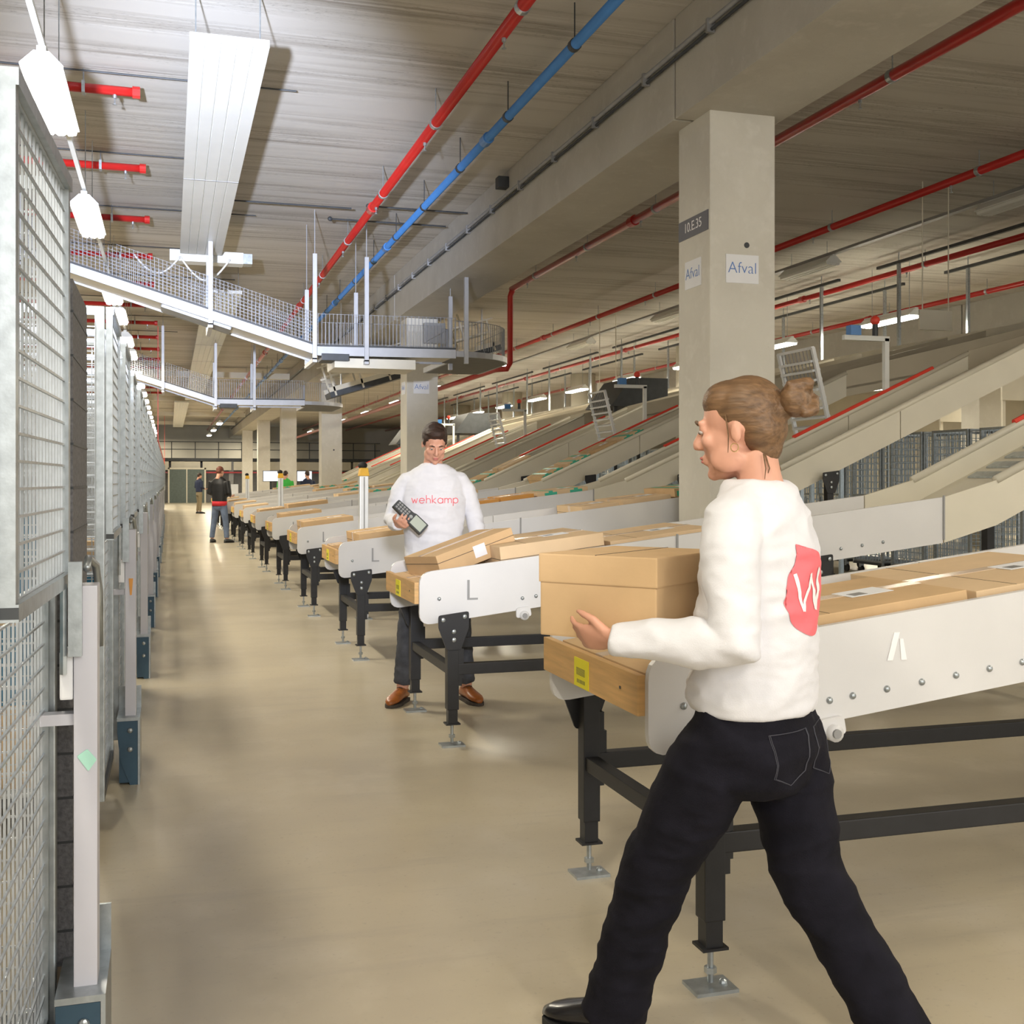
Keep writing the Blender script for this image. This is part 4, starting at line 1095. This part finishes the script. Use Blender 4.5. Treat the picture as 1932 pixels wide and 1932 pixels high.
RH, RK, RA = Vector((.09, -.01, .90)), Vector((.075, -.11, .49)), Vector((.05, -.345, .15))
for H, K, A in ((LH, LK, LA), (RH, RK, RA)):
    b.tube([H - Vector((0, 0, .05)), (H+K)/2, K, (K+A)/2, A], [.06, .065, .052, .050, .035], 12)
remeshed(b, 'body', M_skin, wt, .0056, smooth=6)
hd.face_parts(wt, M_blond)
# sweatshirt
s = MB()
s.rings([((0, .01, .895), (.172, 0, 0), (0, .142, 0)), ((0, .01, .93), (.178, 0, 0), (0, .150, 0)), ((0, .005, 1.00), (.172, 0, 0), (0, .145, 0)), ((0, -.0, 1.08), (.174, 0, 0), (0, .144, 0)),
         ((0, -.008, 1.18), (.178, 0, 0), (0, .134, 0)), ((0, -.012, 1.28), (.188, 0, 0), (0, .128, 0)), ((0, -.016, 1.35), (.186, 0, 0), (0, .108, 0)), ((0, -.014, 1.395), (.158, 0, 0), (0, .092, 0)),
         ((0, -.008, 1.428), (.118, 0, 0), (0, .082, 0)), ((0, -.004, 1.447), (.085, 0, 0), (0, .074, 0))], 36)
for S, E, W in ((Ls, Le, Lw), (Rs, Re, Rw)):
    d = (W - E).normalized()
    s.tube([Vector((S.x * .55, S.y, S.z + .012)), Vector((S.x * .86, S.y, S.z - .01)), S * .75 + E * .25, S * .4 + E * .6, E + Vector((0, -.010, .0)), E * .75 + W * .25, E * .4 + W * .6, W - d * .02, W + d * .005],
           [.060, .068, .064, .060, .060, .056, .047, .040, .037], 16)
sw = remeshed(s, 'sweatshirt', M_shirt, wt, .007, smooth=7, wrinkle=.008, wscale=6.5, wseed=3)
# jeans
j = MB()
j.rings([((0, .0, .925), (.155, 0, 0), (0, .122, 0)), ((0, -.005, .87), (.162, 0, 0), (0, .122, 0)), ((0, -.012, .80), (.172, 0, 0), (0, .135, 0)), ((0, -.008, .73), (.160, 0, 0), (0, .120, 0)), ((0, 0, .69), (.11, 0, 0), (0, .08, 0))], 32)
j.tube([LH + Vector((.005, 0, -.03)), LH * .6 + LK * .4, LK + Vector((0, .01, 0)), LK * .5 + LA * .5, LA + Vector((0, -.0, -.045))], [.102, .104, .086, .078, .078], 18)
j.tube([RH + Vector((-.005, 0, -.03)), RH * .6 + RK * .4, RK + Vector((0, .005, 0)), RK * .5 + RA * .5, RA + Vector((0, -.02, -.045))], [.104, .102, .084, .074, .072], 18)
je = remeshed(j, 'jeans', M_denim, wt, .0075, smooth=8, wrinkle=.009, wscale=5, wseed=9)
jt = tree_of(je)
# back pockets, outlined with stitching
for cx in (-.078, .078):
    ol = [(cx - .055, .86), (cx + .055, .865), (cx + .052, .765), (cx, .738), (cx - .052, .76), (cx - .055, .86)]
    pts = []
    for (xa, za), (xb, zb) in zip(ol, ol[1:]):
        for i in range(6): pts.append((xa + (xb - xa) * i / 6, -.1, za + (zb - za) * i / 6))
    pts.append(pts[0])
    for off in (0, .006):
        q = [(p[0] + (cx - p[0]) * off * 9, p[1], p[2]) for p in pts]
        MB().tube(project(q, jt, (0, 1, 0), .0012), .0011, 4).build('pocket_stitching', M_stitch, je)
shoe(M_blackleather, M_rubber, wt, (LA.x, LA.y), (-.12, 1), L=.26)
shoe(M_blackleather, M_rubber, wt, (RA.x, RA.y), (.05, 1), z0=.0, pitch=R(-32), L=.26)
# emblem on the back
st = tree_of(sw)
def patch(outline, nx=26):
    """fill an outline (x,z) with small squares projected on the back"""
    me = bpy.data.meshes.new('p'); bmx = bmesh.new()
    vs = [bmx.verts.new((p[0], 0, p[1])) for p in outline]; bmx.faces.new(vs)
    bmesh.ops.triangulate(bmx, faces=bmx.faces)
    for _ in range(4):
        bmesh.ops.subdivide_edges(bmx, edges=[e for e in bmx.edges if e.calc_length() > .012], cuts=1)
        bmesh.ops.triangulate(bmx, faces=bmx.faces)
    return bmx
def emblem(outline, d, tree, lift, name, m, parent, y0=0):
    bmx = patch(outline)
    for v, p in zip(list(bmx.verts), project([(v.co.x, y0, v.co.z) for v in bmx.verts], tree, d, lift)): v.co = p
    me = bpy.data.meshes.new(name); bmx.to_mesh(me); bmx.free(); me.materials.append(m)
    for p in me.polygons: p.use_smooth = True
    o = bpy.data.objects.new(name, me); COL.objects.link(o); o.parent = parent
    return o
ex, ez, er = -.012, 1.185, .102
ol = []
for i in range(40):
    a = 2 * math.pi * i / 40
    r = er
    x, z = math.cos(a) * r, math.sin(a) * r * 1.02
    if R(95) < a < R(160): x, z = x * (1 - .25 * math.sin((a - R(95)) / R(65) * math.pi)), z * (1 - .0)
    ol.append((ex + x, ez + z))
# a drop-like peak at the upper left of the round spot
ol = [(ex + er * math.cos(R(t)), ez + er * math.sin(R(t))) for t in range(-170, 81, 4)] + \
     rounded([(ex + er * .12, ez + er * 1.0), (ex - er * .10, ez + er * 1.04), (ex - er * .42, ez + er * 1.10), (ex - er * .60, ez + er * 1.16), (ex - er * .55, ez + er * .92), (ex - er * .66, ez + er * .70), (ex - er * .86, ez + er * .42), (ex - er * .97, ez + er * .1)], .006, 3)
emblem(ol, (0, 1, 0), st, .0022, 'round_emblem', M_pink, sw)
def stroke(a, b, w):
    a, b = Vector(a), Vector(b); n = (b - a).normalized(); n = Vector((-n.y, n.x)) * w / 2
    return [tuple(a + n), tuple(a - n), tuple(b - n), tuple(b + n)]
for k, (a, b_, w_) in enumerate([((-.070, .048), (-.048, -.040), .010), ((-.048, -.040), (-.012, .046), .010), ((-.014, .046), (.012, -.040), .014), ((.012, -.040), (.048, .056), .022)]):
    emblem([(ex + x, ez + z) for x, z in stroke(a, b_, w_)], (0, 1, 0), st, .0038, 'emblem_letter_stroke', M_whiteprint, sw)
# hair: cap, bun, loose strands at the nape
h = MB(); k = hd.k
h.ball(hd.P(0, -.022, .040), (.083, .094, .086), hd.m, 28, 20)
h.ball(hd.P(0, -.055, -.005), (.072, .060, .066), hd.m, 24, 16)
h.ball(hd.P(0, -.058, -.050), (.048, .040, .045), hd.m, 16, 12)
h.ball(hd.P(0, .020, .066), (.072, .066, .054), hd.m, 20, 14)
h.ball(hd.P(.0, -.105, .035), (.030, .035, .030), hd.m, 12, 10)
hair = remeshed(h, 'hair', M_blond, wt, .005, smooth=10, wrinkle=.0012, wscale=26)
h = MB(); h.ball(hd.P(.0, -.138, .050), (.043, .036, .043), hd.m, 16, 12)
h.tube([hd.P(.03, -.145, .06), hd.P(.03, -.172, .045), hd.P(0, -.178, .02), hd.P(-.02, -.155, .015)], [.020, .018, .015, .012], 8)
h.tube([hd.P(-.03, -.13, .08), hd.P(.0, -.175, .085), hd.P(.035, -.16, .06)], [.014, .016, .01], 8)
remeshed(h, 'hair_bun', M_blond, wt, .0045, smooth=6, wrinkle=.002, wscale=40)
h = MB()
for i in range(9):
    x = -.05 + .0125 * i
    h.tube([hd.P(x, -.065, -.07), hd.P(x * 1.1, -.068 - .01 * random.random(), -.105), hd.P(x * 1.2 + .01, -.062, -.125 - .02 * random.random())], [.0022, .0016, .0008], 4)
for sx in (-1, 1):
    h.tube([hd.P(sx * .078, .008, .03), hd.P(sx * .083, .004, -.02), hd.P(sx * .080, .01, -.06)], [.0022, .0018, .0008], 4)
h.build('loose_strands', M_blond, wt)
for sx in (-1, 1):
    q = MB(); c = hd.P(sx * .084, -.008, -.050)
    q.tube([c + Vector((0, .010 * math.cos(a), .010 * math.sin(a))) for a in [R(30 * i) for i in range(13)]], .0016, 6)
    q.build('earring', M_gold, wt)
# the carried box: in front of her, held between both hands
cb = thing('cardboard_box', 'brown cardboard box carried by the walking woman', 'box', (WO[0], WO[1], 0), WR)
X0, X1, Y0_, Y1_, Z0_, Z1_ = -.205, .185, .165, .495, 1.058, 1.262
MB().box(X0, X1, Y0_, Y1_, Z0_, Z1_).build('carton', M_card, cb, bevel=.005)
MB().box(X0 - .003, X1 + .003, Y0_ - .003, Y1_ + .003, Z0_ + .135, Z1_ + .004).build('lid', M_card, cb, bevel=.004)
MB().box(X0 - .004, X1 + .004, (Y0_+Y1_)/2 - .0, (Y0_+Y1_)/2 + .002, Z1_ + .0035, Z1_ + .0050).build('flap_gap', M_brown, cb)

# ---------------------------------------------------------------- the sorting man
MO = (1.665, 7.30); MR = R(171.5)
mt = thing('person', 'man with short dark hair in a white sweatshirt reading a scanner behind the second chute', 'person', (MO[0], MO[1], 0), MR)
hd = Head((-.0, .075, 1.695), (-.08, 1, -.52), k=1.0)
b = MB(); hd.body(b)
b.tube([(0, .01, 1.64), (0, -.01, 1.50)], [.055, .062], 16)
b.rings([((0, 0, .88), (.16, 0, 0), (0, .11, 0)), ((0, 0, 1.1), (.14, 0, 0), (0, .10, 0)), ((0, 0, 1.35), (.14, 0, 0), (0, .10, 0)), ((0, -.01, 1.47), (.13, 0, 0), (0, .07, 0)), ((0, 0, 1.53), (.07, 0, 0), (0, .06, 0))])
Rs, Re, Rw = Vector((.192, -.01, 1.455)), Vector((.270, -.03, 1.19)), Vector((.240, .20, 1.17))
Ls, Le, Lw = Vector((-.192, -.01, 1.455)), Vector((-.275, -.03, 1.20)), Vector((-.30, .13, .985))
for S, E, W in ((Ls, Le, Lw), (Rs, Re, Rw)): b.tube([S, (S+E)/2, E, (E+W)/2, W], [.035, .04, .038, .035, .028], 12)
add_hand(b, Rw, (-.15, 1, .05), (-.55, -.1, .8), 1, curl=.55, s=1.05, thumb_close=.6)
add_hand(b, Lw, (.1, .55, -.75), (0, -.6, -.5), -1, curl=.25, s=1.05, thumb_close=.4)
LH, LK, LA = Vector((-.10, 0, .92)), Vector((-.175, .02, .50)), Vector((-.215, .0, .09))
RH, RK, RA = Vector((.10, 0, .92)), Vector((.165, .02, .50)), Vector((.205, -.0, .09))
for H, K, A in ((LH, LK, LA), (RH, RK, RA)): b.tube([H, (H+K)/2, K, (K+A)/2, A], [.09, .08, .058, .055, .04], 12)
remeshed(b, 'body', M_skin, mt, .0062, smooth=4)
hd.face_parts(mt, M_brownhair)
s = MB()
s.rings([((0, .0, .905), (.178, 0, 0), (0, .130, 0)), ((0, .0, .94), (.182, 0, 0), (0, .136, 0)), ((0, 0, 1.05), (.186, 0, 0), (0, .142, 0)), ((0, 0, 1.18), (.196, 0, 0), (0, .144, 0)), ((0, 0, 1.32), (.208, 0, 0), (0, .145, 0)),
         ((0, -.005, 1.42), (.206, 0, 0), (0, .130, 0)), ((0, -.008, 1.48), (.175, 0, 0), (0, .108, 0)), ((0, .0, 1.53), (.125, 0, 0), (0, .090, 0)), ((0, .006, 1.560), (.080, 0, 0), (0, .076, 0))], 36)
for S, E, W in ((Ls, Le, Lw), (Rs, Re, Rw)):
    d = (W - E).normalized()
    s.tube([Vector((S.x * .5, S.y, S.z + .01)), Vector((S.x * .85, S.y, S.z - .012)), S * .7 + E * .3, S * .35 + E * .65, E, E * .6 + W * .4, W - d * .03, W], [.055, .066, .061, .056, .054, .050, .043, .040], 16)
sw = remeshed(s, 'sweatshirt', M_shirt, mt, .008, smooth=7, wrinkle=.008, wscale=6, wseed=21)
st = tree_of(sw)
# the word across the chest, drawn as thin rounded strokes
def arcp(cx, cz, r, a0, a1, n=10): return [(cx + r * math.cos(R(a0 + (a1 - a0) * i / n)), cz + r * math.sin(R(a0 + (a1 - a0) * i / n))) for i in range(n + 1)]
G = {'w': [[(0, 1), (.3, 0), (.55, .8), (.8, 0), (1.1, 1)]], 'e': [[(.05, .52), (.95, .52)] + arcp(.5, .5, .5, 5, 320, 14)], 'h': [[(0, 0), (0, 1.6)], arcp(.4, .55, .4, 180, 0, 8) + [(.8, 0)]],
     'k': [[(0, 0), (0, 1.6)], [(.7, 1), (.05, .45), (.75, 0)]], 'a': [arcp(.5, .5, .5, 0, 360, 18), [(1, 1), (1, 0)]], 'm': [[(0, 0), (0, 1)], arcp(.35, .6, .35, 180, 0, 8) + [(.7, 0)], arcp(1.05, .6, .35, 180, 0, 8) + [(1.4, 0)]],
     'p': [arcp(.5, .5, .5, 0, 360, 18), [(0, 1), (0, -.55)]]}
Wd = {'w': 1.1, 'e': 1.0, 'h': .8, 'k': .75, 'a': 1.0, 'm': 1.4, 'p': 1.0}
word = 'wehkamp'; gap = .36; tot = sum(Wd[c] for c in word) + gap * (len(word) - 1); sc = .30 / tot
cur = 0
for chh in word:
    for ln in G[chh]:
        pts = []
        for (xa, za), (xb, zb) in zip(ln, ln[1:]):
            for i in range(4): pts.append((xa + (xb - xa) * i / 4, za + (zb - za) * i / 4))
        pts.append(ln[-1])
        # seen from the front, his left is to our right: x runs the other way
        q = [(.165 - (cur + x) * sc - .015, .3, 1.305 + z * sc) for x, z in pts]
        MB().tube(project(q, st, (0, -1, 0), .003), .0026, 5).build('chest_lettering', M_pink, sw)
    cur += Wd[chh] + gap
j = MB()
j.rings([((0, 0, .955), (.165, 0, 0), (0, .115, 0)), ((0, 0, .88), (.175, 0, 0), (0, .122, 0)), ((0, 0, .80), (.175, 0, 0), (0, .12, 0)), ((0, 0, .76), (.13, 0, 0), (0, .09, 0))], 28)
for H, K, A in ((LH, LK, LA), (RH, RK, RA)): j.tube([H + Vector((0, 0, -.03)), (H+K)/2, K, (K+A)/2, A + Vector((0, 0, .03))], [.098, .088, .070, .062, .056], 16)
je = remeshed(j, 'jeans', M_greydenim, mt, .009, smooth=6, wrinkle=.006, wscale=7, wseed=2)
tag_b = MB().rings([((0, 0, .945), (.182, 0, 0), (0, .138, 0)), ((0, 0, .905), (.180, 0, 0), (0, .134, 0))], 30)
tag_b.build('waistband', M_black, mt) if False else tag_b.bm.free()
shoe(M_leather, M_brown, mt, (RA.x, RA.y), (.45, 1), L=.30, lace=M_brown)
shoe(M_leather, M_brown, mt, (LA.x, LA.y), (-.30, 1), L=.30, lace=M_brown)
h = MB()
h.ball(hd.P(0, -.020, .048), (.082, .096, .084), hd.m, 28, 20)
h.ball(hd.P(0, -.060, .000), (.070, .055, .065), hd.m, 20, 14)
h.ball(hd.P(0, .030, .088), (.064, .056, .034), hd.m, 20, 14)
for sx in (-1, 1): h.ball(hd.P(sx * .068, .012, .020), (.012, .022, .03), hd.m, 10, 8)
remeshed(h, 'hair', M_brownhair, mt, .006, smooth=4, wrinkle=.003, wscale=22)
# scanner in his hand
sc_ = thing('handheld_scanner', 'black handheld scanner with grey screen in the hand of the sorting man', 'scanner', (MO[0], MO[1], 0), MR)
sm = Matrix.Translation((.175, .305, 1.222)) @ Matrix((Vector((-.72, 0, -.69)), Vector((-.25, .93, .26)), Vector((.64, .37, -.67)))).transposed().to_4x4()
# local: x along the device towards the screen end, y towards the viewer, z across
MB().prism(rounded([(-.125, -.030), (.0, -.034), (.02, -.042), (.125, -.042), (.125, .042), (.02, .042), (0, .034), (-.125, .030)], .008, 3), -.016, .016, 'y').move(sm).build('housing', M_dark, sc_)
MB().box(.022, .112, .0162, .018, -.034, .034).move(sm).build('screen', M_screen, sc_)
k_ = MB()
for i in range(5):
    for jj in range(3): k_.box(-.112 + .020 * i, -.098 + .020 * i, .016, .020, -.023 + .017 * jj, -.011 + .017 * jj)
k_.move(sm).build('keypad', M_grey, sc_)
MB().cyl((.004, .016, 0), (.004, .021, 0), .012, 12).move(sm).build('round_button', M_galv, sc_)

# ---------------------------------------------------------------- people far away
def far_person(x, y, rz, lab, top_m, leg_m, hair_m, hem=None, pose=0, group=None, voxel=.02, sit=0.0, hgt=1.0):
    t = thing('person', lab, 'person', (x, y, -sit), rz, group); t.scale = (hgt, hgt, hgt)
    hd = Head((0, .03, 1.66), (.1, 1, -.25))
    b = MB(); hd.body(b)
    sp = .16 if pose == 1 else .1
    A = [((-.20, 0, 1.44), (-.26, -.02, 1.16), (-.17, .20, 1.08)), ((.20, 0, 1.44), (.26, -.02, 1.16), (.17, .20, 1.08))]
    b.rings([((0, 0, .86), (.15, 0, 0), (0, .1, 0)), ((0, 0, 1.3), (.15, 0, 0), (0, .1, 0)), ((0, 0, 1.5), (.08, 0, 0), (0, .06, 0))], 16)
    for S, E, W in A: b.tube([S, E, W], [.05, .042, .03], 10); add_hand(b, Vector(W), (0, 1, 0), (0, 0, 1), -1 if S[0] < 0 else 1, curl=.4)
    Lg = [((-.09, 0, .9), (-sp, .03, .5), (-sp - .04, 0, .09)), ((.09, 0, .9), (sp, -.0, .5), (sp + .05, -.04, .09))]
    for H, K, An in Lg: b.tube([H, K, An], [.08, .055, .04], 10)
    remeshed(b, 'body', M_skin, t, .011, smooth=3)
    s = MB(); s.rings([((0, 0, .95), (.18, 0, 0), (0, .13, 0)), ((0, 0, 1.2), (.19, 0, 0), (0, .135, 0)), ((0, 0, 1.38), (.20, 0, 0), (0, .13, 0)), ((0, 0, 1.48), (.16, 0, 0), (0, .10, 0)), ((0, 0, 1.54), (.075, 0, 0), (0, .07, 0))], 24)
    for S, E, W in A: s.tube([S, E, Vector(E) * .3 + Vector(W) * .7], [.075, .06, .045], 12)
    remeshed(s, 'sweater', top_m, t, voxel, smooth=4)
    if hem: MB().rings([((0, 0, .86), (.185, 0, 0), (0, .135, 0)), ((0, 0, .97), (.185, 0, 0), (0, .135, 0))], 24).build('shirt_hem', hem, t, smooth=True)
    j = MB(); j.rings([((0, 0, .96), (.16, 0, 0), (0, .11, 0)), ((0, 0, .82), (.17, 0, 0), (0, .12, 0)), ((0, 0, .76), (.12, 0, 0), (0, .09, 0))], 20)
    for H, K, An in Lg: j.tube([H, K, Vector(An) + Vector((0, 0, .02))], [.095, .072, .06], 12)
    remeshed(j, 'jeans', leg_m, t, voxel, smooth=4)
    for H, K, An in Lg: shoe(M_dark, M_rubber, t, An, (.3 if An[0] > 0 else -.2, 1), L=.29)
    h = MB(); h.ball(hd.P(0, -.02, .045), (.082, .096, .084), hd.m, 16, 12).ball(hd.P(0, -.06, 0), (.07, .055, .065), hd.m, 12, 8)
    h.build('hair', hair_m, t, smooth=True)
    return t
far_person(1.12, 27.4, R(-32), 'man in a black sweater, red shirt hem and jeans seen from behind down the aisle', M_black, M_bluedenim, mat('reddish_brown_hair', (.16, .05, .03), .6), hem=mat('red_shirt', (.5, .02, .03), .8), pose=1)
far_person(1.25, 52, R(-60), 'small distant person in dark blue and khaki at the far end of the aisle', mat('navy_cloth', (.02, .03, .07), .8), mat('khaki_cloth', (.25, .2, .12), .8), M_brownhair)
far_person(3.75, 38.9, R(-20), 'distant person in a bright green top by the monitors', mat('green_cloth', (.06, .5, .08), .8), M_denim, M_brownhair)
far_person(4.50, 39.0, R(20), 'distant person in a dark navy top between two colleagues', mat('navy_cloth', (.02, .03, .07), .8), M_denim, M_brownhair)
far_person(5.30, 39.1, R(0), 'distant person in a beige top, rightmost by the monitors', mat('beige_cloth', (.55, .45, .33), .8), M_denim, M_brownhair)
